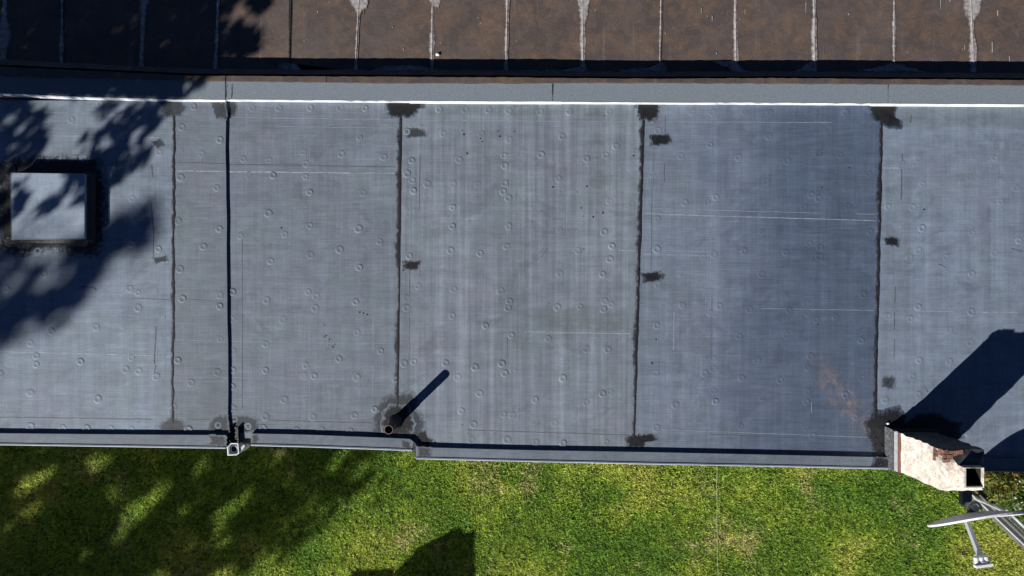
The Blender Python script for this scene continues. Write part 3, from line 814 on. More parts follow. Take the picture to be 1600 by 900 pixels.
# ------------------------------------------------------------------ vent pipe
c = P(618, 659, 0)
vp = thing("vent_pipe", "dark brown upright vent pipe in a black tarred patch near the lawn side edge", "vent pipe", c)
hp = .345; ro, ri = .038, .033
def circ(cen, r, z, n=24): return [Vector((cen.x + r * math.cos(2 * math.pi * i / n), cen.y + r * math.sin(2 * math.pi * i / n), z)) for i in range(n)]
MB().loft([circ(c, ro, -.01), circ(c, ro, hp)], 0, False, True).loft([circ(c, ro, hp), circ(c, ri, hp)], 1, False).build("pipe", [M['pipe'], M['rim']], vp)
MB().loft([circ(c, ri, hp - .001), circ(c, ri - .001, .05)], 0, False, True).add(circ(c, ri - .001, .051), [list(range(24))]).build("bore", M['pipe_in'], vp)
MB().loft([circ(c, .075, -.003), circ(c, .060, .010), circ(c, .044, .045), circ(c, .0435, .14), circ(c, .039, .145)], 0, False, True).build("collar", M['tar_deep'], vp)

# ------------------------------------------------------------------ rainwater hopper at the parapet end
hz = .020
hp_ = thing("rainwater_hopper", "grey metal rainwater hopper with round outlet hanging at the end of black step line", "hopper", P(364, 700, -.2))
def pq(pts, z): return [P(x, y, z) for x, y in pts]
ch = MB()
chan = [(359, 668), (370, 667), (371, 693), (360, 693)]
ch.prism(pxpoly(chan, 0), -.06, .0095)
ch.prism(pxpoly([(369.5, 668), (372, 667), (373, 693), (371, 693)], .03), -.06, .034)
ch.prism(pxpoly([(357.5, 668), (359.2, 668), (360.2, 693), (358, 693)], .03), -.06, .034)
ch.build("chute", M['tar_deep'], hp_)  # black colour puts in the shade of the open metal channel
outl = [(354.5, 698.5), (360, 692.5), (372, 692.5), (373.5, 708.5), (369.5, 711.5), (355.5, 712)]
inn = [(356.5, 699), (361, 694), (371, 694), (371.7, 707.5), (368.8, 710), (357, 710.3)]
hb = MB()
ho, hi_ = [p for p in pq(outl, .03)], [p for p in pq(inn, .03)]
lo_o = [Vector((p.x, p.y, -.22)) for p in ho]; fl = [Vector((p.x, p.y, -.015)) for p in hi_]
hb.loft([lo_o, ho], 0, False).loft([ho, hi_], 0, False).loft([hi_, fl], 0, False)
hb.build("hopper_box", M['metal_white'], hp_)
oc = P(366, 701.5, -.01)
fl_pts = fl
hf = MB().add(fl_pts, [list(range(6))]).build("hopper_floor", M['zinc'], hp_)
ring = MB().loft([circ(oc, .030, -.014, 18), circ(oc, .030, -.004, 18), circ(oc, .026, -.004, 18), circ(oc, .026, -.013, 18)], 0, False).build("outlet_ring", M['zinc'], hp_)
MB().add(circ(oc, .0265, -.012, 18), [list(range(18))]).build("outlet_dark_disc", M['pipe_in'], hp_)  # flat black disc painted for the darkness of the open outlet
MB().tube([Vector((oc.x, oc.y, -.2)), Vector((oc.x, oc.y, LAWN))], .035, 12).build("downpipe", M['zinc'], hp_)
MB().prism(pxpoly([(374, 701), (381, 695), (382.5, 697), (379, 703), (374, 705.5)], .02), -.02, .018).build("flap", M['zinc'], hp_)
patch(RH, [(372, 668), (380, 664), (390, 668), (391, 674), (386, 676), (373, 677)], .001, 'tar', 71, 1.0)

# ------------------------------------------------------------------ chimney
ch_x0, ch_x1 = P(1391, 0).x, P(1452, 0).x
ch_y1, ch_y0 = P(0, 671).y, P(0, 731).y
ZS, ZT, ZFL = .715, .742, .80
def rect(x0, x1, y0, y1, z): return [Vector((x0, y0, z)), Vector((x1, y0, z)), Vector((x1, y1, z)), Vector((x0, y1, z))]
def grid_faces(face, n, m_, seed, amp):
    """face: 4 corner vectors; returns roughened grid"""
    r = random.Random(seed); a, b_, c_, d = face
    nrm = (b_ - a).cross(d - a).normalized(); vs = []
    for j in range(m_ + 1):
        for i in range(n + 1):
            u, v = i / n, j / m_
            p = (a * (1 - u) + b_ * u) * (1 - v) + (d * (1 - u) + c_ * u) * v
            if 0 < i < n and 0 < j < m_: p = p + nrm * r.uniform(-amp, amp)
            vs.append(p)
    return vs, [[j * (n + 1) + i, j * (n + 1) + i + 1, (j + 1) * (n + 1) + i + 1, (j + 1) * (n + 1) + i] for j in range(m_) for i in range(n)]
fx0, fx1 = P(1412.5, 0).x, P(1441.5, 0).x
fy0, fy1 = P(0, 722.5).y, P(0, 693).y
R0, R1 = rect(ch_x0, ch_x1, ch_y0, ch_y1, -.05), rect(ch_x0 + .012, ch_x1 - .006, ch_y0 + .008, ch_y1 - .010, ZS)
R2 = rect(fx0, fx1, fy0, fy1, ZT)
cb = MB(); rc = random.Random(21); NS = 8
def side_ring(R_, amp):
    out = []
    for q in range(4):
        a, b_ = R_[q], R_[(q + 1) % 4]
        for k in range(NS):
            corner = 1.5 if k == 0 else 1.0
            out.append(a + (b_ - a) * (k / NS) + Vector((rc.uniform(-amp, amp) * corner, rc.uniform(-amp, amp) * corner, 0)))
    return out
levels = [side_ring([R0[q] + (R1[q] - R0[q]) * (k / 16) for q in range(4)], .0045 if 0 < k else .001) for k in range(17)]
levels[-1] = [p + Vector((0, 0, rc.uniform(-.012, .004))) for p in levels[-1]]
levels += [side_ring([R1[q] + (R2[q] - R1[q]) * t_ for q in range(4)], .004) for t_ in (.35, .7, 1.0)]
nr = 4 * NS; vs = [p for L_ in levels for p in L_]
for k in range(len(levels) - 1):
    for q in range(nr):
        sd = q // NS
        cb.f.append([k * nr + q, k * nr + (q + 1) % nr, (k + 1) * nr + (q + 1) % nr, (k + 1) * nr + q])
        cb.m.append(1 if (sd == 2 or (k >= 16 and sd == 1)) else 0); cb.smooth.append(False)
cb.v += [tuple(p) for p in vs]
M['shade_soot'] = plain("shaded_sooty_render", (0.035, 0.036, 0.042), 0.6, 0.9, 16, bump=1.0)  # north face's shade is put into this colour; the top is soot
chim = cb.build("chimney", [M['plaster'], M['shade_soot']], right_house)
chim['label'] = "white flaking plaster chimney stack with soot on top and shade coloured into its north face"
fb = MB()
t = .018
F0 = rect(fx0, fx1, fy0, fy1, ZT - .02); F1 = rect(fx0 + .006, fx1 - .004, fy0 + .004, fy1 - .006, ZFL)
F2 = rect(fx0 + .024, fx1 - .008, fy0 + .014, fy1 - .010, ZFL - .002); F3 = rect(fx0 + .024, fx1 - .008, fy0 + .014, fy1 - .010, ZFL - .34)
fb.loft([F0, F1], 0, False).loft([F1, F2], 0, False).loft([F2, [Vector((p.x, p.y, ZFL - .03)) for p in F2]], 0, False).build("flue_rim", M['plaster'], chim)
F2b = [Vector((p.x, p.y, ZFL - .031)) for p in F2]
MB().loft([F2b, F3], 0, False).add(F3, [[0, 1, 2, 3]]).build("flue_hole", M['soot'], chim)
# bare bricks where the plaster fell off at the upper north-west corner
rb = random.Random(12)
def rough_brick(x0, x1, y0, y1, z0, z1):
    q = lambda: rb.uniform(-.005, .005)
    MB().loft([[Vector((x0 + q(), y0 + q(), z0)), Vector((x1 + q(), y0 + q(), z0)), Vector((x1 + q(), y1 + q(), z0)), Vector((x0 + q(), y1 + q(), z0))],
               [Vector((x0 + q(), y0 + q(), z1 + q())), Vector((x1 + q(), y0 + q(), z1 + q())), Vector((x1 + q(), y1 + q(), z1 + q() * .5)), Vector((x0 + q(), y1 + q(), z1 + q()))]]).build("brick", M['brick'], chim)
for i, (u0, u1, v0, v1) in enumerate([(.012, .055, .012, .042), (.058, .105, .014, .044), (.012, .040, .047, .078), (.044, .088, .048, .080), (.092, .128, .048, .076), (.014, .060, .084, .112), (.108, .165, .016, .046)]):
    rough_brick(ch_x0 + u0, ch_x0 + u1, ch_y1 - v1, ch_y1 - v0, ZS - .01, ZS + .014 + .006 * (i % 2))
for k in range(3):
    for j in range(2 if k == 2 else 1):
        z0 = ZS - .035 * (k + 1); y1 = ch_y1 - .012 - .058 * j - (.02 if k == 1 else 0)
        rough_brick(ch_x0 + .004, ch_x0 + .05, y1 - .050, y1, z0, z0 + .028)
# lead apron, rusty clamping bar and tarred skirt at the foot
MB().box(ch_x0 - .010, ch_x0 - .0005, ch_y0 - .004, ch_y1 + .002, .135, .165).build("clamping_bar", M['copper'], chim)
MB().loft([[Vector((ch_x0 - .055, ch_y0 - .01, .008)), Vector((ch_x0 - .055, ch_y1 + .03, .008)), Vector((ch_x0 - .004, ch_y1 + .012, .008)), Vector((ch_x0 - .004, ch_y0 - .008, .008))],
           [Vector((ch_x0 - .016, ch_y0 - .008, .075)), Vector((ch_x0 - .016, ch_y1 + .012, .075)), Vector((ch_x0 - .003, ch_y1 + .011, .075)), Vector((ch_x0 - .003, ch_y0 - .007, .075))],
           ]).build("tar_skirt", M['tar'], chim)
MB().box(ch_x0 - .007, ch_x0 - .001, ch_y0 - .004, ch_y1 + .006, .072, .136).build("lead_apron", M['zinc'], chim)
MB().box(ch_x0 - .02, ch_x1 + .02, ch_y1 + .001, ch_y1 + .012, .0, .10).build("north_skirt", M['tar_deep'], chim)
# glossy blobs of bitumen
gb = MB(); rg = random.Random(5)
for q in range(34):
    x = rg.uniform(1366, 1402); y = rg.uniform(664, 730); p = P(x, y, .006 if y < 712 else KH + .004); r0 = rg.uniform(.003, .009)
    gb.loft([[p + Vector((math.cos(a) * r0 * k1, math.sin(a) * r0 * k1, r0 * k2)) for a in [2 * math.pi * i / 7 for i in range(7)]] for k1, k2 in ((1, -.4), (.8, .5), (.3, .9))], 0, True, True)
gloss = plain("glossy_bitumen", (0.02, 0.02, 0.022), 0.12, 0.2, 20)
tag(gb.build("bitumen_lumps", gloss, chim), kind="stuff")

# ------------------------------------------------------------------ satellite dish on the chimney
dc = P(1522, 812, .15)
dish = thing("satellite_dish", "grey satellite dish seen edge-on with long white receiver arm, fixed behind chimney", "satellite dish", dc)
nh = Vector((.14, -.99, 0)).normalized(); tilt = math.radians(22.3)
nv = (nh * math.cos(tilt) + Vector((0, 0, 1)) * math.sin(tilt)).normalized()
rt = nh.cross(Vector((0, 0, 1))).normalized() * -1
upv = rt.cross(nv).normalized()
if upv.z < 0: upv = -upv
R = .355
def dpt(rad, ang, off): return dc + rt * (rad * math.cos(ang)) + upv * (rad * 1.06 * math.sin(ang)) + nv * (off + .018 * (rad * math.cos(ang) / R) ** 2 - .010)
seg = 40
def dring(rad, off): return [dpt(rad, 2 * math.pi * i / seg, off) for i in range(seg)]
prof = [(r / 8 * R, -.040 + .040 * (r / 8) ** 2) for r in range(1, 9)]
db = MB()
db.loft([dring(r, o) for r, o in prof], 0, False, True)
db.loft([dring(r, o) for r, o in prof[::-1] if False] or [dring(R, 0), dring(R + .008, .004), dring(R + .010, -.012), dring(R - .004, -.016)], 1, False)
db.loft([dring(r, o - .012) for r, o in prof], 0, False, True)
db.add(dring(prof[0][0], prof[0][1]), [list(range(seg))], 0); db.add(dring(prof[0][0], prof[0][1] - .012), [list(range(seg))], 0)
db.build("reflector", [M['dish'], M['dish_white']], dish)
lowp = dc - upv * (R * .99) + rt * .13 + nv * .012
foc = P(1533, 874, .10)
def bar(mb, a, b_, w, h, mi=0):
    d = (b_ - a).normalized(); s_ = d.cross(Vector((0, 0, 1))).normalized() * w / 2; u_ = s_.cross(d).normalized() * h / 2
    mb.loft([[a + s_ + u_, a - s_ + u_, a - s_ - u_, a + s_ - u_], [b_ + s_ + u_, b_ - s_ + u_, b_ - s_ - u_, b_ + s_ - u_]], mi)
topback = dc + upv * .0 - nv * .02
ab = MB(); bar(ab, lowp, foc, .034, .034); arm = ab.build("receiver_arm", M['dish'], dish)
hb2 = MB(); dA = (foc - lowp).normalized()
bar(hb2, foc - dA * .01, foc + dA * .045, .052, .05); hb2.build("arm_bracket", M['dish_white'], dish)
lb = MB(); bc = foc + dA * .055
bar(lb, bc - rt * .075, bc + rt * .075, .022, .04); lb.build("receiver_bar", M['dish_white'], dish)
for s_ in (-1, 0, 1):
    p = bc + rt * .05 * s_ + Vector((0, 0, -.02))
    MB().tube([p, p + (dc - p).normalized() * .075], [.018, .024], 12).build("receiver_head", M['dish'], dish)
mp = dc - nv * .12 + rt * .0
mp.z = dc.z
MB().tube([Vector((mp.x, mp.y, .0)), Vector((mp.x, mp.y, .2))], .026, 14).build("mast", M['dish'], dish)
mt = MB(); bar(mt, Vector((mp.x, ch_y0 + .006, .06)), Vector((mp.x, mp.y, .06)), .085, .05); mt.build("wall_bracket", M['bracket'], dish)
mt = MB(); bar(mt, Vector((mp.x - .05, ch_y0 - .004, .06)), Vector((mp.x + .05, ch_y0 - .004, .06)), .02, .12); mt.build("wall_plate", M['zinc'], dish)
MB().tube([mp + Vector((.055 * math.cos(a), .055 * math.sin(a), .03)) for a in [math.pi * (k / 8) - .2 for k in range(10)]], .012, 8).build("mast_clamp", M['dish'], dish)
bk = MB(); bk.tube([dc - nv * .045, mp], .04, 14); bk.build("clamp", M['pipe'], dish)
MB().tube([mp + Vector((.02, 0, -.2)), mp + Vector((-.05, .1, -.32)), Vector((mp.x - .1, ch_y0 + .01, -.2))], .006, 8).build("cable", M['soot'], dish)

# ------------------------------------------------------------------ fence with kerb
fa, fb_ = P(1512, 769, LAWN), P(1608, 861, LAWN)
fd = (fb_ - fa).normalized(); fe = fa + fd * 4.2
FH = .86
fence = thing("wire_fence", "low galvanised wire mesh fence running diagonally away below the chimney", "fence", fa)
for k in range(4):
    p = fa + fd * (1.35 * k + .12)
    MB().tube([p, p + Vector((0, 0, FH + .02))], .022, 10).build("post", M['fence'], fence)
MB().tube([fa + Vector((0, 0, FH)), fe + Vector((0, 0, FH))], .021, 10).build("top_rail", M['fence'], fence)
MB().tube([fa + Vector((0, 0, .07)), fe + Vector((0, 0, .07))], .014, 8).build("bottom_rail", M['fence'], fence)
wm = MB(); L_ = (fe - fa).length
for k in range(int(L_ / .05)):
    p = fa + fd * (.05 * k + .03); wm.tube([p + Vector((0, 0, .07)), p + Vector((0, 0, FH))], .0015, 4, 0, False)
for k in range(3):
    z = .07 + .26 * k; wm.tube([fa + Vector((0, 0, z)), fe + Vector((0, 0, z))], .002, 4, 0, False)
tag(wm.build("wire_mesh", M['wire'], fence), kind="stuff")
side = Vector((fd.y, -fd.x, 0))
kp = [fa - side * .10, fe - side * .10, fe + side * .05, fa + side * .05]
tag(MB().prism([tuple(p[:2]) for p in kp], LAWN - .05, LAWN + .045).build("kerb_edging", M['kerb']), "narrow pale concrete edging under the wire fence", None, None, "structure")

# ------------------------------------------------------------------ pale cord across the lawn
a, b_ = P(1120, 722, LAWN + .11), P(1122, 925, LAWN + .11)
pts = [a + (b_ - a) * (i / 14) + Vector((.006 * math.sin(i * 1.7), 0, -.02 * math.sin(math.pi * i / 14))) for i in range(15)]
tag(MB().tube(pts, .0028, 6).build("cord", M['cord']), "thin pale cord stretched straight over the green lawn", "cord")


# ------------------------------------------------------------------ leaves
def leaf_mesh(name, centres, size, m, seed, flat=0.0):
    r = np.random.default_rng(seed); n = len(centres)
    C = np.asarray(centres, dtype=np.float64)
    d = r.normal(size=(n, 3)); d[:, 2] += flat; d /= np.linalg.norm(d, axis=1)[:, None]
    u = np.cross(d, r.normal(size=(n, 3))); u /= np.linalg.norm(u, axis=1)[:, None]; w = np.cross(d, u)
    s = (size * r.uniform(.6, 1.3, n))[:, None]
    V = np.stack([C - u * s, C + w * s * .42, C + u * s, C - w * s * .42], 1).reshape(-1, 3)
    me = bpy.data.meshes.new(name)
    me.vertices.add(4 * n); me.vertices.foreach_set("co", V.astype(np.float32).ravel())
    me.loops.add(4 * n); me.loops.foreach_set("vertex_index", np.arange(4 * n, dtype=np.int32))
    me.polygons.add(n); me.polygons.foreach_set("loop_start", np.arange(0, 4 * n, 4, dtype=np.int32))
    me.update(calc_edges=True); me.validate(); me.materials.append(m)
    return me


def in_poly(poly, x, y):
    c = np.zeros(len(x), bool); n = len(poly)
    for i in range(n):
        (x0, y0), (x1, y1) = poly[i], poly[(i + 1) % n]
        k = (y0 > y) != (y1 > y)
        c ^= k & (x < (x1 - x0) * (y - y0) / ((y1 - y0) or 1e-9) + x0)
    return c


def vnoise(x, y, cell, seed):
    r = np.random.default_rng(seed); G = r.uniform(0, 1, (256, 256))
    u, v = x / cell, y / cell; i, j = np.floor(u).astype(int), np.floor(v).astype(int); fu, fv = u - i, v - j
    fu = fu * fu * (3 - 2 * fu); fv = fv * fv * (3 - 2 * fv)
    g = lambda a, b: G[a % 256, b % 256]
    return (g(i, j) * (1 - fu) + g(i + 1, j) * fu) * (1 - fv) + (g(i, j + 1) * (1 - fu) + g(i + 1, j + 1) * fu) * fv


def cast_from(poly, holes, z, dens, h0, h1, seed, gap=0.0, cell=10.0, soft=0.0):
    """points of a crown on the sun's rays that end inside a patch of shade (patch in px at height z)"""
    r = np.random.default_rng(seed); k = PX * (CAM_Z - z) / CAM_Z
    xs_ = [p[0] for p in poly]; ys_ = [p[1] for p in poly]
    n = int((max(xs_) - min(xs_)) * (max(ys_) - min(ys_)) * k * k * dens)
    x = r.uniform(min(xs_), max(xs_), n); y = r.uniform(min(ys_), max(ys_), n)
    ok = in_poly(poly, x, y)
    x, y = x[ok], y[ok]; u = r.normal(0, cell * .35, len(x))
    x = x + u + r.normal(0, soft + 1e-6, len(x)); y = y - u + r.normal(0, soft + 1e-6, len(x))
    ok = np.ones(len(x), bool)
    for h in holes: ok &= ~in_poly(h, x, y)
    if gap:                                    # streaky openings between twigs, drawn out along the light
        w = vnoise(x + y + 4000, (x - y) * .28 + 4000, cell, 70) * .65 + vnoise(x + y + 4000, (x - y) * .4 + 4000, cell * .45, 71) * .35
        ok &= w > gap
    x, y = x[ok], y[ok]; h = r.uniform(h0, h1, len(x))
    X = k * (x - 800) - SH[0] * h; Y = k * (450 - y) - SH[1] * h; Z = z + h
    # keep clear of the view from the camera
    inside = (np.abs(X) < 800 * PX * (CAM_Z - Z) / CAM_Z * 1.12) & (np.abs(Y) < 450 * PX * (CAM_Z - Z) / CAM_Z * 1.12) & (Z < CAM_Z)
    return np.stack([X, Y, Z], 1)[~inside]


def tree(name, label, trunk_xy, pts, size, seed, group="leafy trees beyond the left edge"):
    base = Vector((trunk_xy[0], trunk_xy[1], LAWN))
    t = thing(name, label, "tree", base, group)
    zs = pts[:, 2]; zm = float(np.percentile(zs, 55))
    tp = [base + Vector((.05 * math.sin(i), .05 * math.cos(i * 1.4), (zm - LAWN) * i / 6)) for i in range(7)]
    MB().tube(tp, [.24, .20, .18, .16, .13, .10, .06], 10).build("trunk", M['bark'], t)
    r = np.random.default_rng(seed)
    far = pts[np.argsort(pts[:, 0] + pts[:, 1])[: max(10, len(pts) // 3)]]
    for q in far[r.integers(0, len(far), 12)]:
        s0 = tp[3 + int(r.integers(0, 3))]; e = Vector(q)
        mid = (s0 + e) / 2 + Vector((0, 0, .25))
        MB().tube([s0, mid, e], [.06, .04, .012], 6).build("limb", M['bark'], t)
    link("crown", leaf_mesh("crown", pts, size, M['leaf'], seed), t)
    return t


DN = 2600
near = [
 ([(-10, -30), (350, -30), (346, 60), (344, 100), (330, 122), (-10, 122)], [], ZB),
 ([(348, 78), (358, 48), (372, 26), (384, 40), (398, 50), (409, 62), (402, 84), (376, 90)], [], ZB),
 ([(385, -30), (428, -30), (425, 5), (404, 22), (390, 12)], [], ZB),
 ([(350, -30), (376, -30), (372, 0), (352, 40)], [], ZB),
 ([(0, 118), (296, 124), (330, 126), (322, 134), (308, 132), (290, 150), (278, 156), (0, 150)], [[(236, 143), (244, 122), (254, 122), (248, 140)], [(150, 150), (165, 133), (190, 130), (180, 150)], [(272, 150), (288, 128), (300, 128), (286, 150)]], .08),
 ([(-10, 150), (46, 152), (52, 172), (66, 178), (76, 210), (62, 246), (30, 262), (-10, 290)], [[(8, 240), (22, 220), (30, 225), (16, 246)]], ZL),
 ([(150, 168), (175, 160), (200, 170), (226, 158), (262, 157), (264, 172), (246, 200), (234, 226), (228, 258), (200, 276), (180, 294), (170, 288), (180, 262), (170, 250), (150, 246), (126, 234), (128, 214), (160, 192)], [[(172, 196), (178, 182), (196, 180), (190, 196)], [(196, 224), (212, 198), (228, 196), (218, 214), (204, 232)], [(150, 236), (158, 212), (172, 214), (164, 238)]], ZL),
 ([(-10, 280), (8, 300), (20, 330), (16, 350), (-10, 350)], [], ZL),
 ([(90, 310), (108, 275), (118, 276), (108, 300), (84, 322), (68, 338), (60, 330), (70, 308)], [], zt),
 ([(18, 340), (20, 312), (32, 296), (46, 300), (34, 330), (22, 342)], [], zt),
 ([(18, 300), (20, 286), (36, 284), (30, 298)], [], zt),
 ([(116, 324), (118, 294), (126, 276), (140, 276), (136, 312)], [], zt),
]
crown1 = []
for i, (p, h_, z) in enumerate(near):
    crown1.append(cast_from(p, h_, z, DN, 2.3, 3.8, 40 + i, .0 if i < 5 else (.40 if z < .1 else .34), 9.0))
crown1.append(cast_from([(-420, -60), (-12, -60), (-12, 300), (-120, 380), (-380, 300)], [], ZL, 700, 2.6, 5.0, 60))
# thin high foliage whose shade is soft
far_ = [
 ([(238, 326), (242, 372), (212, 402), (168, 430), (128, 462), (90, 492), (40, 520), (-20, 530), (-20, 380), (140, 378), (160, 352), (200, 336)], [[(40, 448), (80, 424), (128, 414), (108, 436), (62, 462)]], ZL, 1300),
 ([(34, 366), (60, 345), (90, 340), (110, 352), (96, 374), (40, 376)], [], zt, 700),
]
crown2 = [cast_from(p, h_, z, d, 5.5, 9.0, 80 + i, .42, 22.0, 9.0) for i, (p, h_, z, d) in enumerate(far_)]
crown2.append(cast_from([(-420, 320), (-20, 360), (-20, 640), (-420, 640)], [], ZL, 500, 6.5, 9.5, 90))
lawn_dark = [(-40, 690), (570, 690), (600, 704), (535, 738), (490, 768), (440, 785), (462, 820), (415, 845), (360, 865), (325, 935), (-40, 935)]
holes = [[(26, 768), (40, 740), (92, 722), (90, 738), (60, 762), (44, 772)], [(132, 716), (150, 702), (180, 712), (172, 736), (142, 730)], [(30, 800), (56, 780), (70, 796), (52, 808)],
         [(188, 814), (200, 790), (172, 778), (176, 758), (196, 762), (204, 782), (240, 762), (258, 748), (272, 752), (262, 772), (242, 786), (236, 806), (206, 816), (206, 830), (178, 846)],
         [(306, 732), (316, 714), (336, 712), (330, 738), (312, 744)], [(276, 798), (300, 782), (304, 796), (284, 806)], [(330, 806), (352, 786), (390, 770), (400, 780), (372, 800), (344, 820)], [(340, 846), (360, 828), (372, 838), (350, 856)],
         [(232, 905), (246, 886), (270, 888), (262, 905)], [(4, 828), (22, 808), (30, 820), (10, 834)], [(126, 870), (136, 850), (150, 850), (144, 868)], [(392, 905), (404, 872), (434, 862), (430, 905)], [(436, 752), (450, 740), (470, 744), (452, 760)], [(290, 852), (306, 836), (316, 842), (300, 858)], [(330, 905), (344, 884), (372, 880), (368, 905)]]
holes = [[(sum(q[0] for q in h_) / len(h_) + (p[0] - sum(q[0] for q in h_) / len(h_)) * 1.12, sum(q[1] for q in h_) / len(h_) + (p[1] - sum(q[1] for q in h_) / len(h_)) * 1.12) for p in h_] for h_ in holes]
crown3 = [cast_from(lawn_dark, holes, LAWN, 900, 5.5, 9.5, 100, .22, 46.0, 28.0)]
crown3.append(cast_from([(-340, 640), (-24, 690), (-24, 980), (-300, 980)], [], LAWN, 130, 7.5, 11.5, 101))
crown3.append(cast_from([(-20, 920), (330, 920), (200, 1100), (-20, 1100)], [], LAWN, 130, 7.5, 11.5, 102))
c1 = np.concatenate(crown1); c2 = np.concatenate(crown2); c3 = np.concatenate(crown3)
tree("leafy_tree", "nearest tree left of the picture, casting crisp leaf shade on the skylight", (-11.5, -3.8), c1, .055, 1)
tree("leafy_tree", "tall tree left of the picture, casting soft shade below the skylight", (-17.0, -11.2), c2, .085, 2)
tree("leafy_tree", "wide tree left of the picture, casting broad dappled shade over the lawn", (-18.5, -15.5), c3, .11, 3)

# ------------------------------------------------------------------ garden shed below the frame (its shadow reaches the lawn)
HA = 2.6
A = P(746, 826, LAWN); ax, ay = A.x - SH[0] * HA, A.y - SH[1] * HA; az = LAWN + HA
shed = thing("garden_shed", "narrow brown garden shed standing south of the lawn, throwing the dark pointed shadow", "shed", Vector((ax - .5, ay - 1.4, LAWN)))
def yprism(poly, y0, y1, name, m):
    n = len(poly); vs = [(ax + x, y0, az + z) for x, z in poly] + [(ax + x, y1, az + z) for x, z in poly]
    fs = [list(range(n)), list(range(n, 2 * n))[::-1]] + [[i, (i + 1) % n, n + (i + 1) % n, n + i][::-1] for i in range(n)]
    return MB().add(vs, fs).build(name, m, shed)
yprism([(-.03, -HA), (-.03, -.06), (-.64, -.27), (-.64, -HA)], ay - 2.6, ay - .02, "wall", M['shed_wood'])
yprism([(0, 0), (-.167, -.056), (-.167, -.10), (0, -.05)], ay - 2.7, ay, "roof", M['felt'])
yprism([(-.168, -.10), (-.168, -.02), (-.326, .066), (-.67, -.21), (-.67, -.26)], ay - 2.7, ay, "ridge", M['felt'])
yprism([(-.643, -HA), (-.643, -.56), (-1.28, -.56), (-1.28, -HA)], ay - 2.4, ay - .02, "lean_to", M['shed_wood'])
yprism([(-.672, -.50), (-1.32, -.53), (-1.32, -.555), (-.672, -.555)], ay - 2.5, ay + .02, "lean_to_roof", M['felt'])

# ------------------------------------------------------------------ shrubs beyond the fence
def shrub(px, py, r, hgt, m, label, seed, flowers=0, dens=1500):
    c = P(px, py, LAWN); g = np.random.default_rng(seed); n = int(dens * r * r * 4)
    t = thing("shrub", label, "shrub", c, "shrubs behind the wire fence")
    ang = g.uniform(0, 2 * np.pi, n); rad = r * np.sqrt(g.uniform(0, 1, n)); z = g.uniform(.05, 1, n) * hgt * (1 - .55 * (rad / r) ** 2)
    cl = g.normal(size=(40, 3)) * [r * .5, r * .5, hgt * .25] + [0, 0, hgt * .5]
    pts = cl[g.integers(0, 40, n)] + g.normal(size=(n, 3)) * .06
    pts[: n // 3] = np.stack([rad * np.cos(ang), rad * np.sin(ang), z], 1)[: n // 3]
    pts[:, 2] = np.clip(pts[:, 2], .03, hgt)
    link("foliage", leaf_mesh("foliage", pts + np.array(c), .045, m, seed, .8), t)
    for k in range(5):
        a = 2 * math.pi * k / 5; MB().tube([c, c + Vector((math.cos(a) * r * .5, math.sin(a) * r * .5, hgt * .7))], [.012, .005], 6).build("stem", M['bark'], t)
    if flowers:
        f = pts[g.integers(0, n, flowers)].copy(); f[:, 2] = hgt * .9 + g.uniform(-.08, .05, flowers)
        cc = np.repeat(f, 5, 0) + g.normal(size=(flowers * 5, 3)) * .02
        tag(link("blossom", leaf_mesh("blossom", cc + np.array(c), .025, M['flower'], seed + 9, 1.5), t), kind="stuff")
shrub(1556, 748, .28, .42, M['shrub_rust'], "yellowish shrub in the corner right beside the chimney top", 1)
shrub(1592, 752, .26, .40, M['shrub'], "green shrub by the right edge just below the roof edge", 2, 2)
shrub(1574, 776, .26, .5, M['shrub'], "dark green shrub with pale blossoms against the fence", 3, 6)
shrub(1600, 790, .22, .4, M['shrub_rust'], "rust tinged shrub at the right edge below the green one", 4, 2)
shrub(1640, 770, .35, .5, M['shrub'], "large shrub just outside the right edge", 5, 4)
shrub(1640, 820, .35, .5, M['shrub'], "shrub outside the right edge further down the fence", 6, 4)
# ------------------------------------------------------------------ lawn grass
NB = 820000
gx = RNG.uniform(-9.6, 9.6, NB); gy = RNG.uniform(-5.6, -1.95, NB)
d1 = vnoise(gx, gy, .035, 1) * .7 + vnoise(gx, gy, .10, 2) * .4
keep = RNG.uniform(0, 1, NB) < np.clip((d1 - .15) * 2.2, .35, 1)
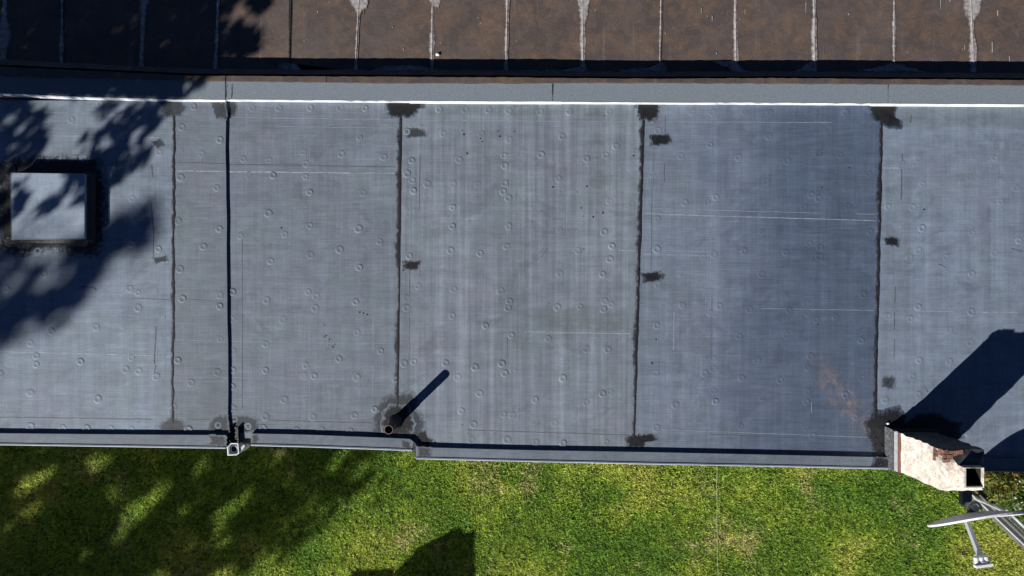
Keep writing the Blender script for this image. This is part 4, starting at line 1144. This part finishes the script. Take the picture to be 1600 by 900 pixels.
# no lawn in the shrub bed behind the fence
fs_ = (gx - fa.x) * side.x + (gy - fa.y) * side.y
keep &= ~((fs_ < .06) & (fs_ > -.12) & (gx > fa.x - .1)) & ~((gx > 7.5) & ((gx - fa.x) * fd.y - (gy - fa.y) * fd.x < -.12))
gx, gy, d1 = gx[keep], gy[keep], d1[keep]; n = len(gx)
patchn = vnoise(gx, gy, 1.1, 3) * .5 + vnoise(gx, gy, .42, 4) * .32 + vnoise(gx, gy, .15, 5) * .18
dryn = vnoise(gx, gy, .8, 6) * .45 + vnoise(gx, gy, .3, 7) * .35 + vnoise(gx, gy, .1, 8) * .2
hh = RNG.uniform(.018, .042, n) * (.5 + .9 * np.clip(d1, 0, 1))
az_ = RNG.uniform(0, 2 * np.pi, n); lean = RNG.uniform(.3, 1.3, n)
wd = RNG.uniform(.004, .008, n)
dx, dy = np.cos(az_), np.sin(az_)
B = np.stack([gx, gy, np.full(n, LAWN)], 1); Sd = np.stack([-dy, dx, np.zeros(n)], 1) * wd[:, None]
Mi = B + np.stack([dx * hh * lean * .35, dy * hh * lean * .35, hh * .62], 1)
Ti = B + np.stack([dx * hh * lean * 1.1, dy * hh * lean * 1.1, hh * (1.05 - .35 * lean / 1.3)], 1)
V = np.stack([B - Sd, B + Sd, Mi + Sd * .9, Mi - Sd * .9, Ti], 1).reshape(-1, 3)
greens = np.array([[.160, .305, .038], [.325, .46, .058], [.53, .56, .115]])
t = np.clip((patchn - .28) * 2.1 + RNG.normal(0, .16, n), 0, 1)[:, None]
colr = np.where(t < .5, greens[0] * (1 - 2 * t) + greens[1] * 2 * t, greens[1] * (2 - 2 * t) + greens[2] * (2 * t - 1))
dry = np.clip((dryn - .64) * 5 + RNG.normal(0, .35, n), 0, 1)[:, None] * .8
colr = colr * (1 - dry) + np.array([.66, .58, .28]) * dry
colr *= (RNG.uniform(.5, 1.5, n) * (.62 + .8 * vnoise(gx, gy, .032, 12)))[:, None]
me = bpy.data.meshes.new("grass")
me.vertices.add(5 * n); me.vertices.foreach_set("co", V.astype(np.float32).ravel())
base = np.arange(n, dtype=np.int32)[:, None] * 5
li = (base + np.array([0, 1, 2, 3, 3, 2, 4], dtype=np.int32)).ravel()
me.loops.add(7 * n); me.loops.foreach_set("vertex_index", li)
ls = (np.arange(n, dtype=np.int32)[:, None] * 7 + np.array([0, 4], dtype=np.int32)).ravel()
me.polygons.add(2 * n); me.polygons.foreach_set("loop_start", ls)
me.update(calc_edges=True)
at = me.attributes.new("tint", 'FLOAT_COLOR', 'POINT')
at.data.foreach_set("color", np.repeat(np.concatenate([colr, np.ones((n, 1))], 1), 5, 0).astype(np.float32).ravel())
me.materials.append(M['grass'])
tag(link("grass", me), "mown lawn of mixed green and straw coloured grass below the grey roof", None, None, "stuff")
